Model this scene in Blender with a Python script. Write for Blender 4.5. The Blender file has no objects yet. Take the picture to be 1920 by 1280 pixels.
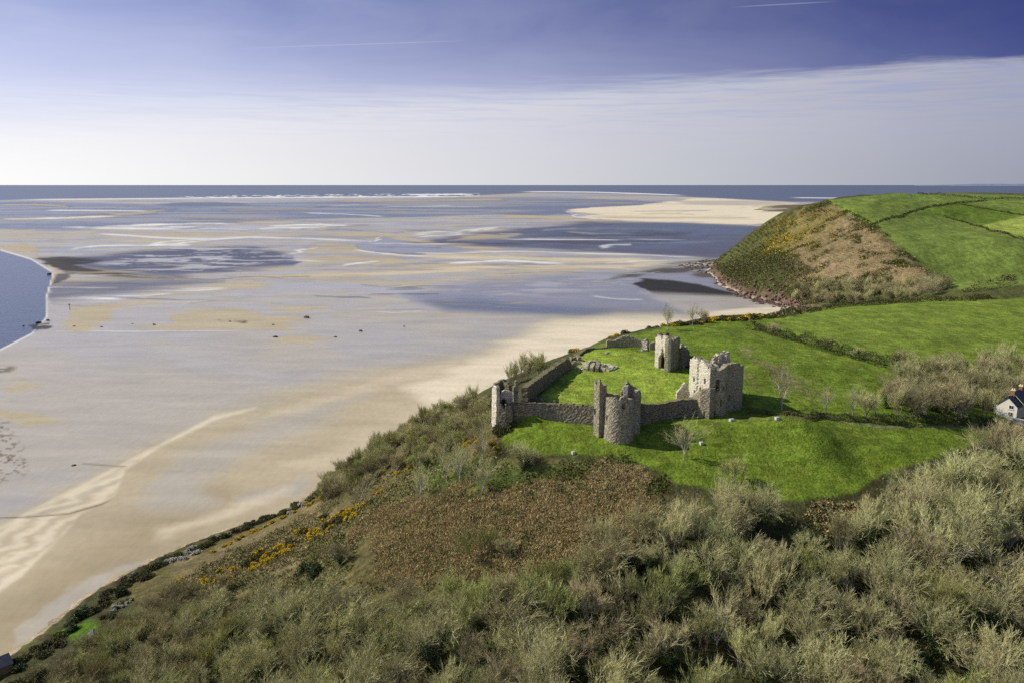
import bpy, math, random
import numpy as np
from mathutils import Vector

# ------------------------------------------------------------------ camera
S = bpy.context.scene
COL = S.collection
H = 110.0                      # camera height above the sand (metres)
F = 1450.0                     # focal length in units of a 1920 wide frame
TH = math.atan(293.0 / F)      # pitch below the horizon
cd = bpy.data.cameras.new('camera')
cam = bpy.data.objects.new('camera', cd)
COL.objects.link(cam)
cam.location = (0, 0, H)
cam.rotation_euler = (math.radians(90) - TH, 0, 0)
cd.sensor_width = 36.0
cd.lens = 36.0 * F / 1920.0
cd.clip_start = 1.0
cd.clip_end = 300000.0
S.camera = cam
CT, ST = math.cos(TH), math.sin(TH)

# ------------------------------------------------------------------ light
SUN_AZ = math.radians(-80)     # from +Y, negative = left
SUN_EL = math.radians(38)
sd = bpy.data.lights.new('sun', 'SUN')
sd.energy = 4.9
sd.angle = math.radians(0.5)
sd.color = (1.0, 0.93, 0.80)
sun = bpy.data.objects.new('sun', sd)
COL.objects.link(sun)
sv = Vector((math.sin(SUN_AZ) * math.cos(SUN_EL), math.cos(SUN_AZ) * math.cos(SUN_EL), math.sin(SUN_EL)))
sun.rotation_euler = sv.to_track_quat('Z', 'Y').to_euler()
sun.location = sv * 400

W = bpy.data.worlds.new('World')
S.world = W
W.use_nodes = True
wt = W.node_tree
for n in list(wt.nodes):
    wt.nodes.remove(n)


class NT:
    """small helper to write node trees"""
    def __init__(self, tree):
        self.t = tree

    def n(self, typ, **kw):
        nd = self.t.nodes.new(typ)
        for k, v in kw.items():
            setattr(nd, k, v)
        return nd

    def l(self, a, b):
        self.t.links.new(a, b)

    def put(self, sock, v):
        if hasattr(v, 'is_output'):
            self.l(v, sock)
        elif isinstance(v, (tuple, list)) and len(v) == 3 and sock.type == 'RGBA':
            sock.default_value = (*v, 1)
        else:
            sock.default_value = v

    def math(self, op, a, b=0.0, c=0.0, clamp=False):
        m = self.n('ShaderNodeMath', operation=op, use_clamp=clamp)
        self.put(m.inputs[0], a)
        self.put(m.inputs[1], b)
        self.put(m.inputs[2], c)
        return m.outputs[0]

    def mix(self, fac, a, b, mode='MIX'):
        m = self.n('ShaderNodeMix', data_type='RGBA', blend_type=mode)
        self.put(m.inputs[0], fac)
        self.put(m.inputs[6], a)
        self.put(m.inputs[7], b)
        return m.outputs[2]

    def rng(self, v, a, b, c=0.0, d=1.0, smooth=True):
        m = self.n('ShaderNodeMapRange', interpolation_type='SMOOTHSTEP' if smooth else 'LINEAR')
        self.put(m.inputs[0], v)
        for i, q in enumerate((a, b, c, d)):
            self.put(m.inputs[1 + i], q)
        return m.outputs[0]

    def noise(self, vec, scale, detail=4, rough=0.55, dist=0.0):
        m = self.n('ShaderNodeTexNoise')
        if vec is not None:
            self.l(vec, m.inputs['Vector'])
        m.inputs['Scale'].default_value = scale
        m.inputs['Detail'].default_value = detail
        m.inputs['Roughness'].default_value = rough
        m.inputs['Distortion'].default_value = dist
        return m.outputs[0]

    def map(self, vec, scale=(1, 1, 1), rot=(0, 0, 0), loc=(0, 0, 0)):
        m = self.n('ShaderNodeMapping')
        self.l(vec, m.inputs[0])
        m.inputs['Location'].default_value = loc
        m.inputs['Rotation'].default_value = rot
        m.inputs['Scale'].default_value = scale
        return m.outputs[0]


SKY_STRENGTH = 0.1
k = NT(wt)
sky = k.n('ShaderNodeTexSky', sky_type='NISHITA')
sky.sun_disc = False
sky.sun_elevation = SUN_EL
sky.sun_rotation = SUN_AZ
sky.altitude = 110
sky.air_density = 1.0
sky.dust_density = 0.6
sky.ozone_density = 3.0
tc = k.n('ShaderNodeTexCoord')
gen = tc.outputs['Generated']
sp = k.n('ShaderNodeSeparateXYZ')
k.l(gen, sp.inputs[0])
gx, gy, gz = sp.outputs
# nearness to the sun's side, 0 on the right of the view and 1 on the left
side = k.rng(gx, -0.55, 0.62, 1.0, 0.0, smooth=False)
# clear blue upper air: deep on the right, milky towards the sun
blue = k.mix(k.math('POWER', side, 1.35), (0.34, 0.54, 2.35), (4.5, 5.1, 8.3))
blue = k.mix(k.rng(gz, 0.10, 0.26), blue, k.mix(k.math('POWER', side, 1.35), (0.24, 0.40, 1.75), (2.9, 3.5, 6.6)))
blue = k.mix(k.math('MULTIPLY', k.rng(gz, 0.19, 0.09), k.math('MULTIPLY', side, 0.55)), blue, (7.6, 8.1, 9.6))
base = k.mix(k.rng(gz, 0.30, 0.65), blue, sky.outputs[0])
# low haze
hz = k.mix(side, (2.85, 3.10, 3.95), (10.1, 10.0, 9.8))
hz = k.mix(k.rng(gz, 0.0, 0.085), hz, k.mix(side, (3.35, 3.50, 4.50), (9.3, 9.3, 9.7)))
# bank of cirrus with a streaky upper edge, higher on the right
st = k.map(gen, (1.3, 1.3, 16.0), (0.0, math.radians(-0.5), 0.0))
n1 = k.noise(st, 3.0, 6, 0.62, 0.6)
n2 = k.noise(k.map(gen, (2.6, 2.6, 60.0)), 4.0, 5, 0.6, 0.4)
calm = k.math('SUBTRACT', 1.0, k.math('MULTIPLY', side, 0.75))
edge = k.math('ADD', gz, k.math('MULTIPLY', calm, k.math('MULTIPLY', k.math('SUBTRACT', n1, 0.5), 0.040)))
edge = k.math('ADD', edge, k.math('MULTIPLY', k.math('SUBTRACT', n2, 0.5), 0.020))
top = k.math('ADD', 0.1295, k.math('MULTIPLY', side, -0.004))
wid = k.math('ADD', 0.010, k.math('MULTIPLY', k.math('MULTIPLY', side, side), 0.09))
a = k.n('ShaderNodeMapRange', interpolation_type='SMOOTHSTEP')
k.l(edge, a.inputs[0])
k.l(k.math('SUBTRACT', top, wid), a.inputs[1])
k.l(k.math('ADD', top, 0.006), a.inputs[2])
a.inputs[3].default_value = 1.0
a.inputs[4].default_value = 0.0
bank = a.outputs[0]
# fainter streaks in the bank
hz2 = k.mix(k.math('MULTIPLY', k.math('MULTIPLY', k.rng(n2, 0.42, 0.68), calm), k.rng(gz, 0.04, 0.11)), hz, k.mix(side, (3.0, 3.3, 5.2), (6.5, 7.1, 9.0)))
colr = k.mix(bank, base, hz2)
# faint high veil on the sun's side
veil = k.math('MULTIPLY', k.rng(k.noise(k.map(gen, (2, 2, 7)), 2.2, 5, 0.6, 0.5), 0.20, 0.85), k.math('MULTIPLY', side, 0.25))
colr = k.mix(veil, colr, (8.0, 8.3, 9.2))


def trail(p0, p1, width, gain):
    """condensation trail: a thin great circle arc between two sky directions"""
    global colr
    a_, b_ = Vector(p0).normalized(), Vector(p1).normalized()
    nrm = a_.cross(b_).normalized()
    mid = (a_ + b_).normalized()
    d = k.n('ShaderNodeVectorMath', operation='DOT_PRODUCT')
    k.l(gen, d.inputs[0])
    d.inputs[1].default_value = nrm
    e = k.n('ShaderNodeVectorMath', operation='DOT_PRODUCT')
    k.l(gen, e.inputs[0])
    e.inputs[1].default_value = mid
    across = k.rng(k.math('ABSOLUTE', d.outputs['Value']), 0.0, width, 1.0, 0.0)
    along = k.rng(e.outputs['Value'], a_.dot(mid) - 0.0002, 1.0, 0.0, 1.0)
    m = k.math('MULTIPLY', k.math('MULTIPLY', across, along), gain)
    colr = k.mix(m, colr, (8.5, 8.6, 9.0))


def ray(px, py):
    """direction through a point of the 1920 x 1280 frame"""
    u, v = px - 960.0, 640.0 - py
    return np.array([u, CT * F + ST * v, -ST * F + CT * v])


trail(ray(420, 92), ray(900, 76), 0.0008, 0.20)
trail(ray(1370, 14), ray(1570, 3), 0.0009, 0.20)
bg = k.n('ShaderNodeBackground')
k.l(colr, bg.inputs[0])
bg.inputs[1].default_value = SKY_STRENGTH
wo = k.n('ShaderNodeOutputWorld')
k.l(bg.outputs[0], wo.inputs[0])

S.view_settings.view_transform = 'Standard'
S.view_settings.look = 'None'
S.view_settings.gamma = 1.0
S.view_settings.exposure = 0.0
try:
    S.view_settings.use_curve_mapping = False
except Exception:
    pass
S.cycles.use_denoising = False
S.cycles.max_bounces = 5
S.cycles.transparent_max_bounces = 4

# ------------------------------------------------------------------ geometry of the view
def P(px, py, z=0.0):
    """the point at height z on the line of sight through (px, py)"""
    r = ray(px, py)
    t = (z - H) / r[2]
    return np.array([r[0] * t, r[1] * t, z])


def proj(x, y, z):
    dz = z - H
    w = np.maximum(y * CT - dz * ST, 1e-3)
    return 960.0 + F * x / w, 640.0 - F * (y * ST + dz * CT) / w


def _hash(i, j, seed):
    h = (i.astype(np.int64) * 374761393 + j.astype(np.int64) * 668265263 + seed * 974634777) & 0x7fffffff
    h = ((h ^ (h >> 13)) * 1274126177) & 0x7fffffff
    h = (h ^ (h >> 16)) & 0x7fffffff
    return (h % 100003) / 100003.0


def vnoise(x, y, seed=0, octs=4, gain=0.5):
    x = np.asarray(x, float)
    y = np.asarray(y, float)
    out = np.zeros(np.broadcast(x, y).shape)
    amp, tot = 1.0, 0.0
    for o in range(octs):
        xi, yi = np.floor(x), np.floor(y)
        fx, fy = x - xi, y - yi
        fx = fx * fx * (3 - 2 * fx)
        fy = fy * fy * (3 - 2 * fy)
        a_, b_ = _hash(xi, yi, seed + o), _hash(xi + 1, yi, seed + o)
        c_, d_ = _hash(xi, yi + 1, seed + o), _hash(xi + 1, yi + 1, seed + o)
        out = out + amp * ((a_ + (b_ - a_) * fx) * (1 - fy) + (c_ + (d_ - c_) * fx) * fy)
        tot += amp
        amp *= gain
        x = x * 2.03 + 11.7
        y = y * 2.03 + 5.3
    return out / tot


def polydist(px, py, poly):
    """signed distance (negative inside) of points to a polygon"""
    poly = np.asarray(poly, float)
    d = np.full(px.shape, 1e18)
    ins = np.zeros(px.shape, bool)
    for q in range(len(poly)):
        x0, y0 = poly[q]
        x1, y1 = poly[(q + 1) % len(poly)]
        ex, ey = x1 - x0, y1 - y0
        t = np.clip(((px - x0) * ex + (py - y0) * ey) / (ex * ex + ey * ey + 1e-9), 0, 1)
        d = np.minimum(d, (px - x0 - t * ex) ** 2 + (py - y0 - t * ey) ** 2)
        c = (y0 > py) != (y1 > py)
        ins ^= c & (px < ex * (py - y0) / (ey if abs(ey) > 1e-9 else 1e-9) + x0)
    d = np.sqrt(d)
    return np.where(ins, -d, d)


def linedist(px, py, pts):
    pts = np.asarray(pts, float)
    d = np.full(px.shape, 1e18)
    for q in range(len(pts) - 1):
        x0, y0 = pts[q]
        x1, y1 = pts[q + 1]
        ex, ey = x1 - x0, y1 - y0
        t = np.clip(((px - x0) * ex + (py - y0) * ey) / (ex * ex + ey * ey + 1e-9), 0, 1)
        d = np.minimum(d, (px - x0 - t * ex) ** 2 + (py - y0 - t * ey) ** 2)
    return np.sqrt(d)


def sstep(x, a_, b_):
    t = np.clip((x - a_) / (b_ - a_), 0, 1)
    return t * t * (3 - 2 * t)


# ------------------------------------------------------------------ materials
MATS = {}


def principled(name):
    m = bpy.data.materials.new(name)
    m.use_nodes = True
    t = m.node_tree
    b = t.nodes['Principled BSDF']
    MATS[name] = m
    return m, NT(t), b


def simple(name, col, rough=0.8, var=0.35, scale=3.0, objvar=0.0, bump=0.0, spec=0.2):
    m, q, b = principled(name)
    co = q.n('ShaderNodeTexCoord').outputs['Object']
    nz = q.noise(co, scale, 5, 0.6)
    c0 = tuple(x * (1 - var) for x in col)
    c1 = tuple(x * (1 + var) for x in col)
    c = q.mix(q.rng(nz, 0.3, 0.7), c0, c1)
    if objvar:
        oi = q.n('ShaderNodeObjectInfo')
        hs = q.n('ShaderNodeHueSaturation')
        q.l(q.math('ADD', 0.5 - 0.03 * objvar, q.math('MULTIPLY', oi.outputs['Random'], 0.06 * objvar)), hs.inputs['Hue'])
        rnd = q.math('FRACT', q.math('MULTIPLY', oi.outputs['Random'], 37.7))
        q.l(q.math('ADD', 1 - 0.35 * objvar, q.math('MULTIPLY', rnd, 0.7 * objvar)), hs.inputs['Value'])
        q.l(c, hs.inputs['Color'])
        c = hs.outputs[0]
    q.l(c, b.inputs['Base Color'])
    b.inputs['Roughness'].default_value = rough
    b.inputs['Specular IOR Level'].default_value = spec
    if bump:
        bp = q.n('ShaderNodeBump')
        bp.inputs['Strength'].default_value = 0.8
        bp.inputs['Distance'].default_value = bump
        q.l(q.noise(co, scale * 2.5, 4), bp.inputs['Height'])
        q.l(bp.outputs[0], b.inputs['Normal'])
    return m


def link_mesh(name, verts, faces, mats, parent=None, matidx=None, smooth=False):
    """one mesh object from arrays; faces is an (n,3) / (n,4) array or a list of those"""
    me = bpy.data.meshes.new(name)
    verts = np.asarray(verts, np.float32)
    fl = faces if isinstance(faces, list) else [faces]
    fl = [np.asarray(f, np.int32) for f in fl if len(f)]
    loops = np.concatenate([f.ravel() for f in fl])
    tot = np.concatenate([np.full(len(f), f.shape[1], np.int32) for f in fl])
    start = np.concatenate([[0], np.cumsum(tot)[:-1]]).astype(np.int32)
    me.vertices.add(len(verts))
    me.vertices.foreach_set('co', verts.ravel())
    me.loops.add(len(loops))
    me.loops.foreach_set('vertex_index', loops)
    me.polygons.add(len(tot))
    me.polygons.foreach_set('loop_start', start)
    try:
        me.polygons.foreach_set('loop_total', tot)
    except Exception:
        pass
    if matidx is not None:
        me.polygons.foreach_set('material_index', np.asarray(matidx, np.int32))
    me.polygons.foreach_set('use_smooth', np.full(len(tot), smooth, bool))
    for m in (mats if isinstance(mats, (list, tuple)) else [mats]):
        me.materials.append(m)
    me.update(calc_edges=True)
    me.validate()
    o = bpy.data.objects.new(name, me)
    COL.objects.link(o)
    if parent is not None:
        o.parent = parent
    return o


def tag(o, label=None, cat=None, group=None, kind=None):
    if label:
        o['label'] = label
    if cat:
        o['category'] = cat
    if group:
        o['group'] = group
    if kind:
        o['kind'] = kind
    return o


def empty(name, loc, label=None, cat=None, group=None, rz=0.0, sc=1.0):
    o = bpy.data.objects.new(name, None)
    COL.objects.link(o)
    o.location = tuple(float(v) for v in loc)
    o.rotation_euler = (0, 0, rz)
    o.scale = (sc, sc, sc) if not isinstance(sc, tuple) else sc
    o.empty_display_size = 0.5
    return tag(o, label, cat, group)


def colattr(o, name, rgb):
    a_ = o.data.attributes.new(name, 'FLOAT_COLOR', 'POINT')
    v = np.ones((len(rgb), 4), np.float32)
    v[:, :3] = rgb
    a_.data.foreach_set('color', v.ravel())


# ------------------------------------------------------------------ terrain heights
# (px, py, z): what is seen at that point of the view stands at height z
CP = [
    # castle mound and ward
    (1160, 828, 52), (1110, 795, 53.3), (1040, 786, 53.8), (960, 780, 54), (925, 792, 52.5), (1210, 797, 53),
    (1300, 777, 54), (1345, 780, 54), (1392, 768, 54), (1000, 770, 55.6), (1100, 740, 56), (1220, 735, 56),
    (1120, 692, 57), (1255, 700, 57.5), (1200, 660, 57.8), (1100, 660, 57.5), (1290, 700, 57), (1010, 730, 56),
    (1060, 690, 56.5), (1290, 745, 55.8),
    # bank in front of the castle and the field below the track
    (1000, 815, 51.5), (980, 845, 49.2), (1100, 850, 50), (1160, 850, 50.4), (1235, 850, 51), (1250, 895, 48), (1280, 815, 53),
    (1400, 800, 53.6), (1500, 800, 53.2), (1600, 800, 51.5), (1540, 832, 51.6), (1450, 850, 50.6), (1500, 935, 46.2), (1650, 880, 47.5), (1800, 830, 48),
    (1350, 900, 47.5), (1860, 795, 48),
    # track and right slope
    (1480, 780, 53.6), (1620, 792, 51.8), (1750, 795, 49.8), (1450, 735, 55.2), (1450, 690, 56.6), (1400, 650, 58), (1560, 720, 54.2), (1600, 700, 54.4),
    (1720, 712, 52.5), (1560, 655, 55.5), (1350, 615, 56.5), (1890, 785, 47.5), (1900, 720, 49), (1800, 690, 51), (1900, 650, 51.5),
    (1740, 640, 54.5), (1500, 615, 55), (1700, 590, 54.5), (1920, 590, 53),
    # crest of the far field
    (1450, 594, 50), (1560, 576, 51.5), (1700, 567, 52.3), (1920, 564, 50.5), (2200, 570, 48),
    (1370, 598, 49.5), (1270, 608, 50.5), (1190, 628, 51), (1130, 640, 52), (1070, 662, 52), (1000, 690, 50), (940, 725, 51),
    # seaward spine and slope under the scrub
    (900, 765, 47), (830, 800, 40), (760, 830, 32), (690, 860, 22), (620, 905, 8), (585, 930, 3.0),
    (540, 955, 3), (420, 1002, 3), (290, 1060, 3), (190, 1115, 3), (90, 1195, 3), (0, 1262, 3),
    (880, 830, 45), (850, 880, 41.5), (960, 880, 45.5), (1160, 920, 46), (1000, 960, 41.5), (1000, 1050, 37.5), (850, 960, 37), (750, 900, 32),
    (700, 960, 29), (640, 960, 20), (600, 1010, 19), (520, 1000, 10), (700, 1050, 27.5), (500, 1090, 16), (400, 1060, 9), (300, 1110, 7), (400, 1200, 14),
    (170, 1190, 5), (200, 1280, 9), (600, 1280, 22), (600, 1150, 21), (30, 1300, 4), (800, 1150, 29), (1000, 1280, 31), (1200, 1100, 39), (1300, 1000, 43.5), (1200, 1280, 32),
    (1500, 1100, 38.5), (1500, 1280, 33), (1700, 1000, 42), (1900, 900, 45), (1900, 1100, 38), (1900, 1280, 33), (2200, 1000, 41), (2200, 1280, 34),
    # headland: foot
    (1335, 512, 1.5), (1350, 530, 2.5), (1400, 553, 3), (1450, 565, 3), (1500, 581, 3), (1300, 506, -2.5),
    (1600, 568, 14), (1780, 556, 20), (1920, 548, 24), (2200, 545, 25),
]
# (px, py, distance along the ground): headland slopes and rim
CPD = [
    (1345, 488, 1030), (1390, 450, 1010), (1430, 420, 1000), (1490, 391, 1005), (1550, 377, 1010), (1620, 367, 1080), (1700, 364, 1120),
    (1820, 370, 1120), (1920, 374, 1120), (2200, 380, 1120), (1600, 404, 910), (1645, 430, 860), (1690, 470, 780), (1735, 505, 715),
    (1780, 535, 655), (1900, 525, 670), (1900, 470, 800), (1850, 420, 960), (1730, 430, 900), (1560, 440, 880), (1500, 470, 850), (1440, 500, 840), (1420, 530, 800),
    (1480, 540, 775), (1560, 530, 740), (1640, 520, 720), (2200, 520, 690), (2200, 440, 900), (1400, 490, 930), (1450, 450, 950),
]
ctl = [P(*c) for c in CP]
for px, py, dist in CPD:
    r = ray(px, py)
    t = dist / math.hypot(r[0], r[1])
    ctl.append(np.array([r[0] * t, r[1] * t, H + r[2] * t]))
# hidden ground, in world metres
for c in [(-70, 300, -3), (-45, 315, -3), (-20, 335, -3), (10, 375, -3), (45, 420, -3), (95, 470, -3), (150, 530, -3), (205, 590, -3), (235, 650, -3),
          (-60, 275, 4), (-35, 288, 10), (-12, 300, 14), (18, 330, 16), (58, 375, 18), (105, 410, 22), (150, 440, 24),
          (-150, 250, -3), (-190, 190, -4), (-160, 140, -3), (-130, 110, 0), (-110, 90, 6), (-60, 60, 18), (0, 60, 26), (60, 60, 28), (120, 60, 30), (200, 60, 32), (260, 120, 36),
          (280, 260, 47), (300, 400, 46), (250, 520, 22), (300, 600, 17), (380, 620, 22), (500, 620, 27), (260, 590, 8), (200, 500, 22), (330, 500, 30), (420, 470, 34),
          (240, 700, -3), (230, 800, -4), (235, 900, -4), (240, 1100, -4), (280, 1250, -4), (560, 1300, 84), (760, 1320, 84), (420, 1500, 40), (700, 1550, 50), (1000, 1400, 70), (330, 1350, 5),
          (900, 800, 60), (900, 500, 40), (0, 550, -5), (-100, 500, -5), (100, 700, -5)]:
    ctl.append(np.array(c, float))
for px, dist, z_ in ((1440, 1120, 40), (1490, 1140, 58), (1410, 1040, 46)):
    r = ray(px, 500)
    t = dist / math.hypot(r[0], r[1])
    ctl.append(np.array([r[0] * t, r[1] * t, z_]))
ctl = np.array(ctl)


def phi(r2):
    return 0.5 * r2 * np.log(r2 + 1e-12)


def tps_fit(c, lam):
    n = len(c)
    s = 0.01
    xy = c[:, :2] * s
    A = np.zeros((n + 3, n + 3))
    d2 = ((xy[:, None] - xy[None]) ** 2).sum(-1)
    A[:n, :n] = phi(d2) + np.eye(n) * lam
    A[:n, n] = 1
    A[:n, n + 1:] = xy
    A[n:, :n] = A[:n, n:].T
    b = np.zeros(n + 3)
    b[:n] = c[:, 2]
    return np.linalg.solve(A, b), xy, s


TW, TXY, TS = tps_fit(ctl, 0.0015)


def tps(x, y):
    x = np.asarray(x, float) * TS
    y = np.asarray(y, float) * TS
    out = TW[-3] + TW[-2] * x + TW[-1] * y
    for i in range(len(TXY)):
        out = out + TW[i] * phi((x - TXY[i, 0]) ** 2 + (y - TXY[i, 1]) ** 2)
    return out


def lines(*spans):
    out = []
    for a_, b_, st_ in spans:
        out.append(np.arange(a_, b_, st_))
    return np.concatenate(out)


GX = lines((-260, -130, 3.0), (-130, 140, 0.8), (140, 260, 1.6), (260, 820, 3.0), (820, 1400, 15.0))
GY = lines((40, 90, 1.6), (90, 275, 0.8), (275, 420, 1.6), (420, 640, 3.5), (640, 1180, 3.0), (1180, 1600, 12.0))
XX, YY = np.meshgrid(GX, GY)
ZZ = tps(XX, YY)
# nothing rises out of the sea: the land ends at this coastline
COAST = [tuple(P(*c)[:2]) for c in ((-60, 1320, 0), (0, 1262, 0), (90, 1195, 0), (190, 1115, 0), (290, 1060, 0), (420, 1002, 0), (540, 955, 0), (585, 930, 0))]
COAST += [(-68, 292), (-45, 312), (-20, 332), (10, 372), (45, 416), (95, 466), (150, 526), (205, 586), (235, 646)]
COAST += [tuple(P(*c)[:2]) for c in ((1497, 582, 0), (1450, 567, 0), (1400, 555, 0), (1350, 532, 0), (1330, 512, 0))]
for px, dist in ((1332, 1060), (1352, 1110), (1385, 1160), (1430, 1220), (1480, 1280), (1560, 1350)):
    r = ray(px, 500)
    t = dist / math.hypot(r[0], r[1])
    COAST.append((r[0] * t, r[1] * t))
COAST += [(700, 1700), (1600, 1700), (1600, 0), (-130, 0)]
CD = polydist(XX, YY, COAST) + (vnoise(XX / 14, YY / 14, 17, 3) - 0.5) * 5 * sstep(YY, 300, 600)
ZZ = np.where(CD > 0, np.minimum(ZZ, 1.2 - 0.3 * CD), ZZ)
ZZ = np.where((YY > 600) & (CD < 0), np.minimum(ZZ, 2.0 - 1.25 * CD), ZZ)
# earthworks: banks, ring work and ditches outside the walls
for px, py, sx_, sy_, h_ in ((1505, 812, 8, 5, 1.5), (1450, 812, 7, 5, 1.1), (1590, 832, 6, 6, -0.9), (1548, 826, 5, 4, 0.6), (1540, 862, 9, 5, -0.8), (1690, 822, 9, 6, 0.9), (1235, 832, 7, 5, -1.0), (1320, 812, 6, 4, 1.0), (1030, 812, 8, 4, 0.7), (1150, 845, 7, 3, -0.6), (1420, 728, 6, 5, 1.2), (1650, 850, 6, 6, -0.7)):
    p_ = P(px, py, 52.0)
    ZZ = ZZ + 1.45 * h_ * np.exp(-((XX - p_[0]) / sx_) ** 2 - ((YY - p_[1]) / sy_) ** 2)
# micro relief: tussocks and terracettes
near = sstep(YY, 420, 250)
ZZ = ZZ + (vnoise(XX / 9, YY / 9, 3, 3) - 0.5) * 1.1 + (vnoise(XX / 1.7, YY / 1.1, 5, 2) - 0.5) * 0.50 * near
ZZ = ZZ + (vnoise(XX / 30, YY / 30, 9, 4) - 0.5) * 6.0 * sstep(YY, 600, 750) * sstep(ZZ, 6, 30) * sstep(XX, 560, 480)


def hz_at(x, y):
    """ground height at a point"""
    i = int(np.clip(np.searchsorted(GX, x) - 1, 0, len(GX) - 2))
    j = int(np.clip(np.searchsorted(GY, y) - 1, 0, len(GY) - 2))
    fx = min(max((x - GX[i]) / (GX[i + 1] - GX[i]), 0), 1)
    fy = min(max((y - GY[j]) / (GY[j + 1] - GY[j]), 0), 1)
    return float((ZZ[j, i] * (1 - fx) + ZZ[j, i + 1] * fx) * (1 - fy) + (ZZ[j + 1, i] * (1 - fx) + ZZ[j + 1, i + 1] * fx) * fy)


def G(px, py, dmax=1500.0):
    """where the line of sight through (px, py) meets the ground"""
    r = ray(px, py)
    r = r / np.linalg.norm(r)
    t = 50.0
    while t < dmax:
        p = np.array([0, 0, H]) + r * t
        g = max(hz_at(p[0], p[1]), 0.0)
        if p[2] <= g:
            return np.array([p[0], p[1], g])
        t += max(0.15, (p[2] - g) * 0.35)
    return P(px, py, 0.0)


# ---- ground colours by zone (what grows or lies there)
VPX, VPY = proj(XX, YY, ZZ)
WARP = (vnoise(XX / 6, YY / 6, 21, 4) - 0.5)
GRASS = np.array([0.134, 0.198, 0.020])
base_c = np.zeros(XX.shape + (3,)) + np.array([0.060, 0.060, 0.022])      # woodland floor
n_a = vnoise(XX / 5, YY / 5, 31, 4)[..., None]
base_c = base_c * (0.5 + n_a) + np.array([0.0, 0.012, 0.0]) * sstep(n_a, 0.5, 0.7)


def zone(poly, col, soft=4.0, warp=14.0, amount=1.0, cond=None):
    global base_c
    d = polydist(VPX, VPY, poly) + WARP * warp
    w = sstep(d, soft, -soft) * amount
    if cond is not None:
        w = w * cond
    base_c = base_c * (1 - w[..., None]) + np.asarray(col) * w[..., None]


def stroke(pts, hw, col, soft=2.0, warp=2.0, amount=1.0):
    global base_c
    d = linedist(VPX, VPY, pts) - hw + WARP * warp
    w = sstep(d, soft, -soft) * amount
    base_c = base_c * (1 - w[..., None]) + np.asarray(col) * w[..., None]


fardist = YY > 520
NEARC = (YY < 520) * 1.0
FARC = 1.0 - NEARC
# near side
zone([(560, 930), (700, 850), (900, 740), (960, 800), (1010, 850), (1260, 900), (1180, 1030), (900, 1130), (600, 1110), (300, 1140), (180, 1110)],
     (0.112, 0.100, 0.036), 10, 40, 1.0, NEARC)
zone([(330, 1060), (580, 945), (660, 960), (560, 1060), (420, 1110), (340, 1110)], (0.185, 0.150, 0.070), 12, 40, 0.75, NEARC)
zone([(780, 850), (900, 850), (1080, 880), (1060, 940), (900, 930), (790, 920)], (0.075, 0.120, 0.020), 16, 60, 0.7, NEARC)
zone([(690, 960), (1000, 900), (1170, 860), (1260, 905), (1170, 1000), (980, 1060), (760, 1070)], (0.125, 0.085, 0.036), 14, 60, 0.85, NEARC)
zone([(930, 800), (1000, 760), (1050, 690), (1100, 650), (1180, 628), (1270, 606), (1400, 596), (1560, 575), (1700, 562), (1930, 560), (2400, 560), (2400, 720), (1930, 790),
      (1860, 820), (1780, 850), (1660, 885), (1600, 925), (1500, 938), (1400, 930), (1270, 905), (1230, 880), (1160, 855), (1080, 852), (1000, 850), (945, 835)],
     GRASS, 4, 8, 1.0, NEARC)
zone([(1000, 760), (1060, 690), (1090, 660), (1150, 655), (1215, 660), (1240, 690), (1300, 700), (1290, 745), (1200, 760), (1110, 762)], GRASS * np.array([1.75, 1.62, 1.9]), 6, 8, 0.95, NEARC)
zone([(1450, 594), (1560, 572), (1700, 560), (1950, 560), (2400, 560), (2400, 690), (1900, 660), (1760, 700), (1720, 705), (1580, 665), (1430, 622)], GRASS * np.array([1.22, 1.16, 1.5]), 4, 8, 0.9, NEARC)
# lighter / drier grass on the castle side of the hedge and paths
stroke([(1395, 660), (1440, 690), (1500, 725), (1540, 740)], 7, (0.22, 0.19, 0.085), 12, 30, 0.8)
stroke([(1390, 700), (1420, 715)], 8, (0.24, 0.21, 0.10), 10, 30, 0.7)
stroke([(1400, 625), (1500, 655), (1620, 690), (1720, 705)], 3, (0.15, 0.20, 0.035), 8, 16, 0.6)
stroke([(1560, 782), (1600, 794), (1660, 800), (1750, 798), (1870, 800)], 1.6, (0.30, 0.26, 0.17), 2.0, 2, 0.8)
stroke([(1330, 783), (1420, 786), (1500, 784), (1560, 782)], 2.2, (0.13, 0.13, 0.05), 3, 4, 0.7)
stroke([(1075, 848), (1130, 840), (1180, 838), (1300, 850)], 2.0, (0.15, 0.21, 0.025), 4, 8, 0.7)
zone([(100, 1185), (170, 1160), (185, 1170), (180, 1200), (130, 1205)], (0.085, 0.17, 0.012), 3, 4, 1.0, NEARC)
# headland
zone([(1300, 500), (1560, 370), (1960, 355), (2600, 355), (2600, 600), (1600, 600), (1480, 600)], (0.075, 0.085, 0.026), 3, 4, 1.0, FARC)
zone([(1470, 420), (1560, 380), (1590, 400), (1640, 430), (1690, 475), (1740, 515), (1700, 535), (1560, 530), (1490, 540), (1470, 480)], (0.235, 0.180, 0.092), 10, 60, 0.9, FARC)
zone([(1440, 425), (1540, 385), (1570, 410), (1500, 470), (1430, 480)], (0.17, 0.15, 0.030), 14, 60, 0.7, FARC)
zone([(1550, 376), (1700, 360), (1960, 368), (2600, 360), (2600, 545), (1960, 530), (1800, 545), (1745, 512), (1700, 475), (1650, 432), (1590, 402)],
     GRASS * np.array([1.05, 1.0, 1.9]), 2.0, 3, 1.0, FARC)
zone([(1700, 405), (1785, 382), (1960, 398), (1960, 412), (1850, 425), (1760, 405)], GRASS * np.array([0.75, 0.78, 1.0]), 2, 2, 1.0, FARC)
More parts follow.
